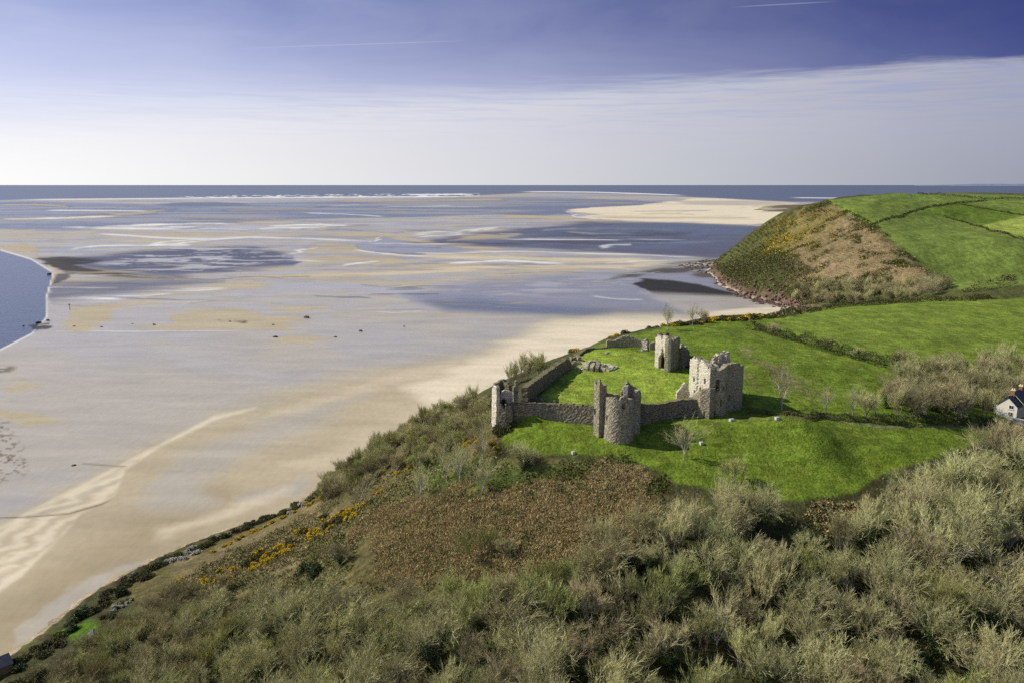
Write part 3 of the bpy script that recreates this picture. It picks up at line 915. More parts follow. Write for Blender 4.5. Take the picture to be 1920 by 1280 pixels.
def masonry(name, path, z0, top, thick, mat, closed=False, cell=0.36, holes=(), rough=0.07, ragged=0.22, seed=1, parent=None, batter=0.0, side=-1):
    """a wall of rubble masonry along a plan path, with real thickness, openings cut through it and a broken top.
    top: function (x, y, s) -> height;  holes: (centre (x, y), half width, z from, z to, pointed?)"""
    pts = resample(path, cell, closed)
    n_ = len(pts)
    if closed:
        tan = np.roll(pts, -1, 0) - np.roll(pts, 1, 0)
    else:
        tan = np.gradient(pts, axis=0)
    tan /= np.linalg.norm(tan, axis=1)[:, None] + 1e-9
    nor = np.stack([-tan[:, 1], tan[:, 0]], 1) * side * -1.0     # towards the inside
    s_ = np.concatenate([[0], np.cumsum(np.linalg.norm(np.diff(pts, axis=0), axis=1))])
    rs = np.random.RandomState(seed)
    tz = np.array([top(p[0], p[1], s) for p, s in zip(pts, s_)])
    tz = tz + (vnoise(s_ / 0.9, s_ * 0 + seed, seed, 3) - 0.5) * 2 * ragged
    tz = tz - (vnoise(s_ / 0.55, s_ * 0 + seed + 7.7, seed + 3, 1) > 0.78) * ragged * 1.4
    zb = np.array([z0(p[0], p[1]) if callable(z0) else z0 for p in pts])
    zmin, zmax = zb.min(), tz.max()
    nz = max(2, int(math.ceil((zmax - zmin) / cell)) + 1)
    zl = zmin + np.arange(nz) * cell
    # vertex tables
    Vt = np.zeros((2, n_, nz, 3))
    for L in range(2):
        for i in range(n_):
            off = nor[i] * (thick if L else 0.0)
            z_ = np.minimum(zl, max(tz[i], zmin + cell * 0.5) - (0.10 * rs.rand() if L else 0))
            fr = np.clip((zl - zmin) / max(zmax - zmin, 1), 0, 1)
            bt = nor[i][None] * (-(1 - fr) ** 2 * batter)[:, None] * (0 if L else 1)
            Vt[L, i, :, 0] = pts[i, 0] + off[0] + bt[:, 0]
            Vt[L, i, :, 1] = pts[i, 1] + off[1] + bt[:, 1]
            Vt[L, i, :, 2] = z_
    jit = (rs.rand(*Vt.shape) - 0.5) * 2 * rough
    jit[..., 2] *= 0.7
    Vt += jit
    nc = n_ if closed else n_ - 1
    M = np.zeros((nc, nz - 1), bool)
    for i in range(nc):
        i2 = (i + 1) % n_
        tt = min(tz[i], tz[i2])
        M[i] = zl[:-1] < tt - 0.02
        c_ = (pts[i] + pts[i2]) / 2
        for hc, hw, h0, h1, pointed in holes:
            dd = math.hypot(c_[0] - hc[0], c_[1] - hc[1])
            for j in range(nz - 1):
                zc = zl[j] + cell / 2
                w_ = hw
                if pointed and zc > h0 + 0.55 * (h1 - h0):
                    w_ = hw * max(0.0, (h1 - zc) / (0.45 * (h1 - h0))) ** 0.6
                if dd < w_ and h0 < zc < h1:
                    M[i, j] = False
    vid = np.arange(2 * n_ * nz).reshape(2, n_, nz)
    fs = []
    for i in range(nc):
        i2 = (i + 1) % n_
        for j in range(nz - 1):
            if not M[i, j]:
                continue
            o00, o10, o01, o11 = vid[0, i, j], vid[0, i2, j], vid[0, i, j + 1], vid[0, i2, j + 1]
            n00, n10, n01, n11 = vid[1, i, j], vid[1, i2, j], vid[1, i, j + 1], vid[1, i2, j + 1]
            fs.append((o00, o10, o11, o01))
            fs.append((n00, n01, n11, n10))
            if j == nz - 2 or not M[i, j + 1]:
                fs.append((o01, o11, n11, n01))
            if j == 0 or not M[i, j - 1]:
                fs.append((o00, n00, n10, o10))
            ip = i - 1 if i > 0 else (nc - 1 if closed else -1)
            if ip < 0 or not M[ip, j]:
                fs.append((o00, o01, n01, n00))
            inx = i + 1 if i + 1 < nc else (0 if closed else -1)
            if inx < 0 or not M[inx, j]:
                fs.append((o10, n10, n11, o11))
    fs = np.array(fs)
    vv = Vt.reshape(-1, 3)
    us, iv = np.unique(fs.ravel(), return_inverse=True)
    o = link_mesh(name, vv[us], iv.reshape(-1, 4), mat, parent)
    return o


def boulder(name, loc, size, mat, seed=0, parent=None, sub=2, flat=0.8):
    """an irregular stone: noisy sphere with flattened sides"""
    rs = np.random.RandomState(seed)
    nu, nv = 8 + 4 * sub, 5 + 2 * sub
    vs, fsx = [], []
    cut = rs.normal(size=(7, 3))
    cut /= np.linalg.norm(cut, axis=1)[:, None]
    cd_ = 0.55 + 0.3 * rs.rand(7)
    for j in range(nv + 1):
        for i in range(nu):
            a_, t_ = 2 * math.pi * i / nu, math.pi * j / nv
            d_ = np.array([math.sin(t_) * math.cos(a_), math.sin(t_) * math.sin(a_), math.cos(t_)])
            r_ = min([1.0] + [c_ / max(d_ @ q_, 1e-3) for q_, c_ in zip(cut, cd_) if d_ @ q_ > 0])
            r_ *= 1 + (rs.rand() - 0.5) * 0.12 if 0 < j < nv else 1
            vs.append(d_ * r_ * np.array([size[0], size[1], size[2]]) + np.array([0, 0, size[2] * 0.55 * flat]))
    for j in range(nv):
        for i in range(nu):
            fsx.append((j * nu + i, (j + 1) * nu + i, (j + 1) * nu + (i + 1) % nu, j * nu + (i + 1) % nu))
    o = link_mesh(name, np.array(vs), np.array(fsx), mat, parent)
    o.location = tuple(float(v) for v in loc)
    o.rotation_euler = (0, 0, rs.rand() * 6.28)
    return o


def at_px(px, py, z):
    p = P(px, py, z)
    return (p[0], p[1])


PALE_LIT, GREY, DARK_SHADED = MATS['pale_lit_stone'], MATS['grey_stone'], MATS['dark_shaded_stone']
below = lambda d: (lambda x, y: hz_at(x, y) - d)


def by_px(line, lo=None):
    f = topline(line)

    def top(x, y, s):
        z_ = 60.0
        for _ in range(3):
            px, _py = proj(x, y, z_)
            z_ = z_for(x, y, float(f(px)))
        return z_
    return top


# --- round tower in the middle of the front wall
tw = empty('round_tower', (*at_px(1158, 800, 53), 52.0), 'grey drum-fronted tower midway along the front castle wall, with broken top', 'castle tower')
T0 = np.array(at_px(1160, 828, 52.0))
va = math.atan2(T0[0], T0[1])
tr, tf = np.array([math.cos(va), -math.sin(va)]), np.array([math.sin(va), math.cos(va)])


def tl(u, v):
    p = T0 + tr * u + tf * v
    return (p[0], p[1])


def inv(o):                                             # world mesh kept in place under its Empty
    o.matrix_parent_inverse = o.parent.matrix_basis.inverted() if False else o.matrix_parent_inverse
    loc = o.parent.location
    me = o.data
    n_ = len(me.vertices)
    co = np.zeros(n_ * 3, np.float32)
    me.vertices.foreach_get('co', co)
    co = co.reshape(-1, 3) - np.array(loc, np.float32)
    me.vertices.foreach_set('co', co.ravel())
    me.update()
    return o


drum = [tl(-3.45, 4.2)] + [tl(*p) for p in arc(-0.1, 3.35, 3.35, 180, 360, 18)] + [tl(3.25, 4.2)]
zt = lambda z: (lambda x, y, s: z)
drum_top = by_px([(1128, 744), (1140, 743), (1150, 745), (1162, 746), (1172, 742), (1178, 748), (1190, 746)])
inv(masonry('round_front', drum, below(0.8), drum_top, 1.1, GREY, seed=3, parent=tw, batter=0.35, ragged=0.28,
            holes=[(tl(0.05 + 3.2 * math.cos(math.radians(285)), 3.25 + 3.2 * math.sin(math.radians(285))), 0.55, 59.7, 61.3, False),
                   (tl(0.05 + 3.2 * math.cos(math.radians(212)), 3.25 + 3.2 * math.sin(math.radians(212))), 0.42, 56.6, 58.4, True)]))
lt = [tl(-3.2, 3.6), tl(-3.7, 2.9), tl(-4.7, 2.0), tl(-5.95, 3.2), tl(-6.0, 7.5), tl(-3.2, 7.9)]
inv(masonry('stair_turret', lt[::1], below(0.8), by_px([(1105, 722), (1112, 714), (1122, 713), (1130, 717), (1136, 722), (1142, 719)]), 0.8, GREY, seed=5, parent=tw, closed=True, ragged=0.75, side=1,
            holes=[(tl(-3.3, 6.0), 0.9, 60, 63, True), (tl(-5.6, 3.0), 0.25, 57.5, 58.8, False)]))
rt = [tl(3.15, 3.8), tl(4.3, 4.6), tl(4.9, 5.4), tl(4.75, 10.2)]
inv(masonry('right_flank', rt, below(0.8), by_px([(1170, 744), (1183, 742), (1190, 736), (1199, 733), (1206, 736)]), 1.2, GREY, seed=6, parent=tw, ragged=0.5))
bw = [tl(4.75, 10.2), tl(-5.9, 9.2)]
inv(masonry('back_wall', bw, below(0.6), by_px([(1100, 722), (1118, 714), (1130, 720), (1140, 738), (1152, 736), (1163, 735), (1168, 722), (1176, 711), (1184, 722), (1196, 730), (1206, 734)]), 1.1, GREY, seed=7, parent=tw, ragged=0.5,
            holes=[(tl(-2.2, 9.5), 0.8, 55, 58.5, True), (tl(2.7, 9.9), 0.45, 63, 64.2, True)]))
iw = [tl(1.7, 2.6), tl(1.9, 7.6)]
inv(masonry('cross_wall', iw, 55.0, by_px([(1150, 744), (1163, 730), (1170, 724), (1180, 722)]), 1.0, PALE_LIT, seed=8, parent=tw, ragged=0.35, holes=[(tl(1.8, 5.5), 0.6, 60.5, 63, True)]))

# --- great gatehouse on the right
gh = empty('great_gatehouse', (*at_px(1345, 778, 54), 54.0), 'largest castle block on the right with pale sunlit left face and shaded twin round fronts', 'gatehouse')
C0 = np.array(at_px(1328, 779, 54.0))
CR = np.array(at_px(1391, 764, 54.0))
ex = (CR - C0) / np.linalg.norm(CR - C0)
CB = np.array(at_px(1294, 671, 66.0))
ey = (CB - C0) / np.linalg.norm(CB - C0)
dg = np.linalg.norm(CB - C0)
wg = np.linalg.norm(CR - C0)


def gl(u, v):
    p = C0 + ex * u + ey * v
    return (p[0], p[1])


zn = 54.0
front = [gl(0, 0.2), gl(1.6, -0.5), gl(2.8, -1.2)] + [gl(4.4 + 2.0 * math.cos(math.radians(a)), -0.2 + 1.5 * math.sin(math.radians(a))) for a in (230, 260, 290, 320)] + [gl(6.4, -0.6), gl(wg - 1.2, -0.4), gl(wg, 0.3)]
back = [gl(wg + 0.1, dg * 0.8), gl(0, dg)]
gh_line = by_px([(1280, 668), (1292, 668), (1296, 672), (1302, 667), (1310, 671), (1318, 675), (1328, 688), (1332, 693), (1340, 695), (1350, 694), (1358, 690), (1366, 683), (1376, 681), (1384, 681), (1392, 684), (1396, 686)])
# the walls all round at one level, broken differently
hole_g = [(gl(5.0, -1.5), 0.34, 60.4, 62.4, True), (gl(3.9, -1.6), 0.30, 60.2, 61.2, False), (gl(2.2, -0.9), 0.45, 60.2, 63.2, False), (gl(3.4, -1.4), 0.3, 56.3, 58.2, False), (gl(7.0, -0.5), 0.3, 57, 58.5, False), (gl(5.3, -1.5), 0.25, 54.6, 56.0, False),
          (gl(1.5, -0.4), 0.4, 54.2, 55.4, True)]
front_top = by_px([(1320, 690), (1330, 690), (1336, 693), (1342, 695), (1350, 694), (1358, 690), (1366, 683), (1376, 681), (1384, 681), (1392, 684), (1400, 686)])
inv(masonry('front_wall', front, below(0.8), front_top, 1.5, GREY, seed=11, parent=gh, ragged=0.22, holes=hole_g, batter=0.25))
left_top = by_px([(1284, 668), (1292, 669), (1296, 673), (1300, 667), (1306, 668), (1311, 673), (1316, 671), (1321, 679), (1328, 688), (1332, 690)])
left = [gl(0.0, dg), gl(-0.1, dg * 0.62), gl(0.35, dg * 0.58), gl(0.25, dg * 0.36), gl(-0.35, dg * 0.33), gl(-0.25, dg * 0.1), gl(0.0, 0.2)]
inv(masonry('sunlit_side_wall', left, below(0.6), left_top, 1.5, PALE_LIT, seed=12, parent=gh, ragged=0.5,
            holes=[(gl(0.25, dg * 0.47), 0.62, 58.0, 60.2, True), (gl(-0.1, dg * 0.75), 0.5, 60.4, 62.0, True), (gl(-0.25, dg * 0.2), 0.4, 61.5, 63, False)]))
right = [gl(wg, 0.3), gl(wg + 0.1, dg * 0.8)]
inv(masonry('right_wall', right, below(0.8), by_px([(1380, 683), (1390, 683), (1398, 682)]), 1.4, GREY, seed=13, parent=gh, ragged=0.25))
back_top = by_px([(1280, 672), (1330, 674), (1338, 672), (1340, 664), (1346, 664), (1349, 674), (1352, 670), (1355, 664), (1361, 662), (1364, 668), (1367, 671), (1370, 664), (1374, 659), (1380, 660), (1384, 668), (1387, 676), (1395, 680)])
inv(masonry('back_wall', back, below(0.6), back_top, 1.4, PALE_LIT, seed=14, parent=gh, ragged=0.5))
inv(masonry('cross_wall', [gl(2.6, 9.5), gl(2.9, 2.0)], 54.5, by_px([(1310, 676), (1325, 680), (1340, 686), (1350, 690)]), 1.2, PALE_LIT, seed=15, parent=gh, ragged=0.35, holes=[(gl(2.7, 6.0), 0.6, 62, 64, True)]))
# corner turrets that still stand above the parapet
for (u, v, r_, pt, sd_) in ((wg - 1.3, dg * 0.72, 1.15, 657, 1), (wg - 3.4, dg * 0.75, 0.95, 661, 2), (wg - 5.3, dg * 0.72, 0.8, 664, 3)):
    c_ = gl(u, v)
    inv(masonry('turret', [(c_[0] + r_ * math.cos(t_), c_[1] + r_ * math.sin(t_)) for t_ in np.linspace(0, 6.283, 9)[:-1]], 58.5, (lambda zq: (lambda x, y, s: zq))(z_for(c_[0], c_[1], pt + 2)), 0.45, PALE_LIT, seed=20 + sd_, parent=gh, closed=True, ragged=0.35, side=-1))
# lower porch wall with a rounded broken top against the front-left corner
porch = [at_px(1297, 774, 54), at_px(1311, 780, 54), at_px(1329, 783, 54), gl(1.6, -0.9)]
inv(masonry('porch_wall', porch, below(0.8), by_px([(1290, 752), (1297, 748), (1303, 738), (1312, 730), (1322, 727), (1334, 728), (1345, 726)]), 1.0, GREY, seed=16, parent=gh, ragged=0.12,
            holes=[(at_px(1304, 777, 54), 0.45, 53.6, 56.6, True), (at_px(1320, 781, 54), 0.35, 53.6, 55.6, False)]))
inv(masonry('porch_step_wall', [at_px(1297, 774, 54), at_px(1300, 764, 54.5), at_px(1312, 758, 55)], below(0.6), by_px([(1290, 752), (1300, 742), (1312, 732), (1330, 728)]), 0.9, PALE_LIT, seed=17, parent=gh, ragged=0.2))

# --- pale gable fragment beside the gatehouse
gf = [at_px(1269, 750, 55.8), at_px(1293, 749, 55.8)]
tag(masonry('ruined_gable', gf, below(0.4), by_px([(1266, 748), (1270, 734), (1275, 730), (1280, 722), (1285, 717), (1289, 720), (1292, 732), (1296, 740)]), 0.9, PALE_LIT, seed=31, ragged=0.15,
            holes=[(at_px(1279, 748, 55.8), 0.35, 58.2, 59.3, True)]), 'sunlit pale wall fragment with a small window, beside the great gatehouse', 'ruined wall')

# --- square inner tower at the back of the ward
kt = empty('square_keep', (*at_px(1250, 697, 57.4), 57.4), 'square pale tower at the back of the ward with a torn arch', 'castle tower')
K0 = np.array(at_px(1251, 697, 57.4))
KL = np.array(at_px(1227, 688, 57.4))
KR = np.array(at_px(1273, 689, 57.4))
fl = (KL - K0) / np.linalg.norm(KL - K0)
fr = (KR - K0) / np.linalg.norm(KR - K0)


def kl(u, v):
    p = K0 + fl * u + fr * v
    return (p[0], p[1])


lw, rw = np.linalg.norm(KL - K0), np.linalg.norm(KR - K0)
kt_l = by_px([(1220, 626), (1227, 626), (1232, 629), (1238, 630), (1246, 630), (1251, 632), (1256, 632)])
inv(masonry('sunlit_face', [kl(lw, 0), kl(0.0, 0)], below(0.5), kt_l, 1.0, PALE_LIT, seed=41, parent=kt, ragged=0.4, cell=0.32,
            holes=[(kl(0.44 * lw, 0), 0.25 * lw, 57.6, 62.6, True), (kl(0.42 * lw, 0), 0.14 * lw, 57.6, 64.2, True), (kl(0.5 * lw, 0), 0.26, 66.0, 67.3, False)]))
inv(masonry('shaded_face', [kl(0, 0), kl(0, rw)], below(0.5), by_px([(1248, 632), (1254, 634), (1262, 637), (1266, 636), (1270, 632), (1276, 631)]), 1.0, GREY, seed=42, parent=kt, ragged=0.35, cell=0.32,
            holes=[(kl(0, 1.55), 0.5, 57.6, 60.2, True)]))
inv(masonry('back_face', [kl(0, rw), kl(lw, rw), kl(lw, 0)], below(0.5), by_px([(1220, 627), (1228, 625), (1240, 625), (1252, 623), (1258, 626), (1262, 630), (1275, 631)]), 0.9, DARK_SHADED, seed=43, parent=kt, ragged=0.4, cell=0.36))  # shade inside the arch painted as darker stone
apse_c = kl(-0.8, rw + 2.0)
ap = [kl(0.6, rw)] + [(apse_c[0] + 2.3 * math.cos(math.radians(a)), apse_c[1] + 2.3 * math.sin(math.radians(a))) for a in (-120, -95, -70, -45, -20, 5, 40, 80)]
ap = [kl(0.0, rw - 0.1)] + [at_px(1279, 692, 57.2), at_px(1286, 690, 57.2), at_px(1291, 685, 57.2), at_px(1292, 676, 57.3), at_px(1288, 668, 57.5)]
inv(masonry('curved_annexe_wall', ap, below(0.6), by_px([(1268, 652), (1276, 650), (1284, 652), (1290, 656), (1296, 662)]), 1.0, DARK_SHADED, seed=44, parent=kt, ragged=0.2))
inv(masonry('annexe_back_wall', [at_px(1276, 674, 57.4), at_px(1291, 670, 57.4)], below(0.5), by_px([(1270, 646), (1282, 645), (1288, 650), (1294, 656)]), 0.9, PALE_LIT, seed=45, parent=kt, ragged=0.3))
fp = at_px(1229, 697, 57.5)
inv(boulder('fallen_block', (fp[0], fp[1], hz_at(*fp)), (0.7, 0.5, 0.4), PALE_LIT, 46, parent=kt)) if False else None

# --- ruined corner tower on the left
ct = empty('ruined_corner_tower', (*at_px(940, 780, 53.5), 53.0), 'broken-open corner tower at the left end of the castle, ivy at its foot', 'castle tower')
cp = [at_px(921, 794, 52.4), at_px(936, 796, 52.6)]
inv(masonry('sunlit_outer_wall', [at_px(929, 766, 53.5), at_px(923, 782, 53), at_px(925, 792, 52.6), at_px(931, 796, 52.6)], below(1.0), by_px([(916, 733), (922, 729), (926, 723), (930, 722), (934, 738), (940, 745)]), 0.9, PALE_LIT, seed=51, parent=ct, ragged=0.25, batter=0.3))
inv(masonry('rear_wall', [at_px(928, 768, 53.6), at_px(942, 760, 54.5), at_px(954, 762, 54.8)], below(0.8), by_px([(922, 724), (934, 716), (944, 711), (948, 713), (953, 722), (960, 726)]), 1.0, DARK_SHADED, seed=52, parent=ct, ragged=0.3))
inv(masonry('inner_room_wall', [at_px(938, 777, 54), at_px(961, 777, 54)], below(0.8), by_px([(934, 738), (940, 734), (947, 731), (955, 732), (964, 738)]), 1.0, PALE_LIT, seed=53, parent=ct, ragged=0.35, holes=[(at_px(945, 777, 54), 1.0, 54.0, 58.3, True)]))
inv(masonry('front_stub', [at_px(936, 796, 53), at_px(948, 794, 53.4), at_px(961, 788, 54)], below(0.9), by_px([(932, 748), (937, 758), (943, 764), (949, 757), (955, 762), (962, 760)]), 1.3, DARK_SHADED, seed=54, parent=ct, ragged=0.5))
inv(masonry('spike_of_wall', [at_px(963, 777, 54.8), at_px(972, 775, 55)], below(0.5), by_px([(960, 735), (964, 722), (967, 712), (970, 709), (973, 716), (976, 730)]), 1.1, DARK_SHADED, seed=55, parent=ct, ragged=0.25))

# --- curtain walls
tag(masonry('curtain_wall', [at_px(955, 785, 53.8), at_px(1010, 785, 53.8), at_px(1060, 791, 53.5), at_px(1118, 800, 53)], below(0.6), by_px([(950, 758), (960, 757), (1000, 757), (1040, 758), (1080, 759), (1118, 761)]), 1.6, DARK_SHADED, seed=61, ragged=0.25, batter=0.35),
    'low dark curtain wall running from the corner tower to the drum tower', 'castle wall')
tag(masonry('curtain_wall', [at_px(1192, 800, 53), at_px(1240, 789, 53.4), at_px(1280, 781, 53.8), at_px(1306, 778, 54)], below(0.6), by_px([(1190, 760), (1200, 758), (1230, 757), (1260, 753), (1280, 749), (1300, 748), (1310, 748)]), 1.5, DARK_SHADED, seed=62, ragged=0.22, batter=0.3),
    'shaded curtain wall between the drum tower and the great gatehouse', 'castle wall')
lwl = [at_px(978, 768, 55.2), at_px(1000, 740, 56), at_px(1030, 716, 56.2), at_px(1063, 690, 56.5)]
tag(masonry('curtain_wall', lwl, below(0.6), by_px([(966, 733), (978, 724), (1000, 708), (1030, 688), (1050, 674), (1057, 671), (1061, 676), (1066, 684)]), 1.5, DARK_SHADED, seed=63, ragged=0.3, side=1),
    'tall seaward curtain wall on the left of the ward, seen from inside', 'castle wall')
tag(masonry('low_wall', [at_px(1072, 682, 56.6), at_px(1078, 672, 56.8), at_px(1086, 664, 57), at_px(1096, 658, 57.3), at_px(1112, 655, 57.4), at_px(1140, 653.5, 57.5)], below(0.5),
            by_px([(1068, 674), (1074, 671), (1082, 661), (1092, 653), (1100, 650), (1115, 651), (1140, 649)]), 1.4, DARK_SHADED, seed=64, ragged=0.16, side=1), 'low curved rubble wall round the far left edge of the ward', 'castle wall')
tag(masonry('back_wall', [at_px(1136, 653, 57.5), at_px(1160, 652, 57.6), at_px(1204, 653, 57.7)], below(0.5),
            by_px([(1134, 640), (1138, 637), (1150, 637), (1158, 634), (1168, 629), (1178, 628), (1186, 631), (1194, 635), (1202, 637), (1212, 637)]), 1.4, GREY, seed=65, ragged=0.10, side=1), 'hump-topped grey wall closing the far end of the ward', 'castle wall')
bk = empty('broken_wall_end', (*at_px(1212, 655, 57.6), 57.5), 'broken stub of masonry left of the square tower, with fallen slabs', 'ruined wall')
inv(masonry('stub', [at_px(1203, 658, 57.6), at_px(1213, 659, 57.6)], below(0.5), by_px([(1200, 640), (1206, 638), (1212, 636), (1216, 642)]), 1.6, PALE_LIT, seed=66, parent=bk, ragged=0.3))
inv(masonry('low_rubble', [at_px(1192, 657, 57.6), at_px(1204, 661, 57.6), at_px(1214, 661, 57.6)], below(0.4), by_px([(1190, 654), (1200, 656), (1215, 655)]), 1.6, PALE_LIT, seed=67, parent=bk, ragged=0.3))
inv(masonry('stub', [at_px(1218, 660, 57.6), at_px(1228, 660, 57.6)], below(0.5), by_px([(1216, 646), (1222, 642), (1230, 640)]), 1.4, GREY, seed=68, parent=bk, ragged=0.3))
tag(masonry('inner_wall', [at_px(978, 760, 55.3), at_px(1000, 760, 55.5), at_px(1023, 761, 55.6)], below(0.5), by_px([(974, 744), (990, 744), (1010, 747), (1022, 748), (1026, 750)]), 1.0, DARK_SHADED, seed=69, ragged=0.15),
    'short dark inner wall just behind the left curtain wall', 'ruined wall')
lp = at_px(1039, 757, 55.8)
tag(boulder('masonry_lump', (lp[0], lp[1], hz_at(*lp) - 0.3), (1.0, 0.8, 1.1), DARK_SHADED, 70), 'rounded lump of dark masonry on the grass behind the front wall', 'ruin')
lp = at_px(1138, 667, 57.4)
tag(boulder('masonry_lump', (lp[0], lp[1], hz_at(*lp) - 0.15), (1.0, 0.9, 0.6), GREY, 71, flat=0.6), 'small isolated stone block on the lawn near the far wall', 'ruin')

# --- excavated foundations in the ward
fd = empty('excavated_foundations', (*at_px(1110, 690, 56.8), 56.6), 'row of low excavated foundations with a round stone basin, in the ward', 'ruin')
lowz = lambda h: (lambda x, y, s: hz_at(x, y) + h)
for i, (pts, hh, mt) in enumerate((([(1064, 690), (1085, 692), (1100, 694)], 0.7, PALE_LIT), ([(1072, 684), (1090, 684), (1104, 687)], 0.9, PALE_LIT), ([(1072, 684), (1064, 690)], 1.0, GREY), ([(1100, 694), (1106, 686)], 1.2, PALE_LIT),
                                   ([(1106, 686), (1116, 685), (1124, 686)], 1.3, PALE_LIT), ([(1112, 696), (1116, 689)], 1.5, PALE_LIT), ([(1122, 697), (1125, 688)], 1.3, GREY), ([(1072, 681), (1080, 679), (1084, 682)], 1.6, GREY), ([(1142, 697), (1160, 692)], 0.6, PALE_LIT))):
    inv(masonry('low_wall', [at_px(a, b_, 56.8) for a, b_ in pts], below(0.4), lowz(hh), 1.0, mt, seed=80 + i, parent=fd, ragged=0.28, rough=0.10))
c_ = np.array(at_px(1137, 691, 56.9))
inv(masonry('stone_basin', [(c_[0] + 2.35 * math.cos(t_), c_[1] + 2.35 * math.sin(t_)) for t_ in np.linspace(0, 6.283, 21)[:-1]], below(0.4), lowz(0.85), 1.0, PALE_LIT, seed=95, parent=fd, closed=True, ragged=0.12, side=-1))

# --- white concrete blocks on the bank
simple('white_paint', (0.50, 0.49, 0.46), 0.7, 0.1, 4.0)
simple('block_slab', (0.45, 0.44, 0.42), 0.8, 0.15, 4.0)


def box(cx, cy, z0, z1, hx, hy, ch=0.05):
    vs = []
    for z_, s in ((z0, 0), (z1 - ch, 0), (z1, ch)):
        vs += [(cx - hx + s, cy - hy + s, z_), (cx + hx - s, cy - hy + s, z_), (cx + hx - s, cy + hy - s, z_), (cx - hx + s, cy + hy - s, z_)]
    f = [(3, 2, 1, 0), (8, 9, 10, 11)]
    for L in range(2):
        for i in range(4):
            f.append((L * 4 + i, L * 4 + (i + 1) % 4, L * 4 + 4 + (i + 1) % 4, L * 4 + 4 + i))
    return np.array(vs, float), np.array(f)


for px, py, lab, hx in ((1075, 850, 'small white block at the top of the bracken slope, below the drum tower', 0.35), (1315, 833, 'small white block on the bank beside the bare tree', 0.4),
                        (1372, 789, 'larger white block on the grass in front of the great gatehouse', 0.6), (1457, 786, 'low white block beside the track, right of the great gatehouse', 0.5)):
    p = G(px, py)
    e = empty('bank_block', (p[0], p[1], p[2] - 0.1), lab, 'concrete block', 'white blocks on the castle bank', rz=0.3)
    v_, f_ = box(0, 0, 0, 0.62, hx, 0.42)
    link_mesh('block', v_, f_, MATS['white_paint'], e)
    v_, f_ = box(0, 0, 0.62, 0.70, hx * 0.9, 0.36, 0.02)
    link_mesh('cap', v_, f_, MATS['block_slab'], e)
# ------------------------------------------------------------------ plants
simple('bark', (0.24, 0.215, 0.155), 0.9, 0.35, 1.5)
simple('pale_bark', (0.46, 0.43, 0.34), 0.9, 0.3, 1.5)
simple('twigs_olive', (0.450, 0.432, 0.205), 0.9, 0.55, 1.6, objvar=0.45)
simple('twigs_brown', (0.370, 0.330, 0.175), 0.9, 0.55, 1.6, objvar=0.45)
simple('twigs_green', (0.350, 0.365, 0.125), 0.9, 0.5, 1.6, objvar=0.45)
simple('ivy_leaf', (0.050, 0.085, 0.016), 0.55, 0.5, 0.8, objvar=0.5, spec=0.4)
simple('gorse_green', (0.085, 0.105, 0.022), 0.8, 0.4, 0.8, objvar=0.4)
simple('gorse_flower', (0.66, 0.46, 0.014), 0.7, 0.25, 1.2)
simple('blossom', (0.62, 0.60, 0.52), 0.8, 0.2, 1.2)
simple('scrub_leaf', (0.110, 0.118, 0.036), 0.85, 0.45, 0.5, objvar=0.5)
simple('bracken_frond', (0.410, 0.325, 0.148), 0.9, 0.35, 0.5)
simple('dry_grass', (0.34, 0.275, 0.14), 0.9, 0.4, 0.4)
simple('bramble', (0.125, 0.115, 0.050), 0.9, 0.5, 0.3)
simple('green_tuft', (0.100, 0.150, 0.020), 0.85, 0.45, 0.4)


def unit(v):
    return v / (np.linalg.norm(v) + 1e-9)


def tubes(segs, n=3):
    """tapered tubes from (p0, p1, r0, r1) rows"""
    a_ = np.array(segs, float)
    p0, p1, r0, r1 = a_[:, :3], a_[:, 3:6], a_[:, 6], a_[:, 7]
    d = p1 - p0
    d = d / (np.linalg.norm(d, axis=1)[:, None] + 1e-9)
    ref = np.where(np.abs(d[:, 2:3]) > 0.9, np.array([[1.0, 0, 0]]), np.array([[0, 0, 1.0]]))
    u = np.cross(d, ref)
    u /= np.linalg.norm(u, axis=1)[:, None] + 1e-9
    v = np.cross(d, u)
    m_ = len(a_)
    vs = np.zeros((m_, 2, n, 3))
    for i in range(n):
        t_ = 2 * math.pi * i / n
        o_ = u * math.cos(t_) + v * math.sin(t_)
        vs[:, 0, i] = p0 + o_ * r0[:, None]
        vs[:, 1, i] = p1 + o_ * r1[:, None]
    bi = np.arange(m_)[:, None] * 2 * n
    fs = []
    for i in range(n):
        j = (i + 1) % n
        fs.append(np.concatenate([bi + i, bi + j, bi + n + j, bi + n + i], 1))
    return vs.reshape(-1, 3), np.concatenate(fs)


def spikes(segs):
    """fine twigs: three-sided, running out to a point"""
    a_ = np.array(segs, float)
    p0, p1, r0 = a_[:, :3], a_[:, 3:6], a_[:, 6]
    d = p1 - p0
    d = d / (np.linalg.norm(d, axis=1)[:, None] + 1e-9)
    ref = np.where(np.abs(d[:, 2:3]) > 0.9, np.array([[1.0, 0, 0]]), np.array([[0, 0, 1.0]]))
    u = np.cross(d, ref)
    u /= np.linalg.norm(u, axis=1)[:, None] + 1e-9
    v = np.cross(d, u)
    m_ = len(a_)
    vs = np.zeros((m_, 4, 3))
    for i in range(3):
        t_ = 2 * math.pi * i / 3
        vs[:, i] = p0 + (u * math.cos(t_) + v * math.sin(t_)) * r0[:, None]
    vs[:, 3] = p1
    bi = np.arange(m_)[:, None] * 4
    fs = [np.concatenate([bi + i, bi + (i + 1) % 3, bi + 3], 1) for i in range(3)]
    return vs.reshape(-1, 3), np.concatenate(fs)


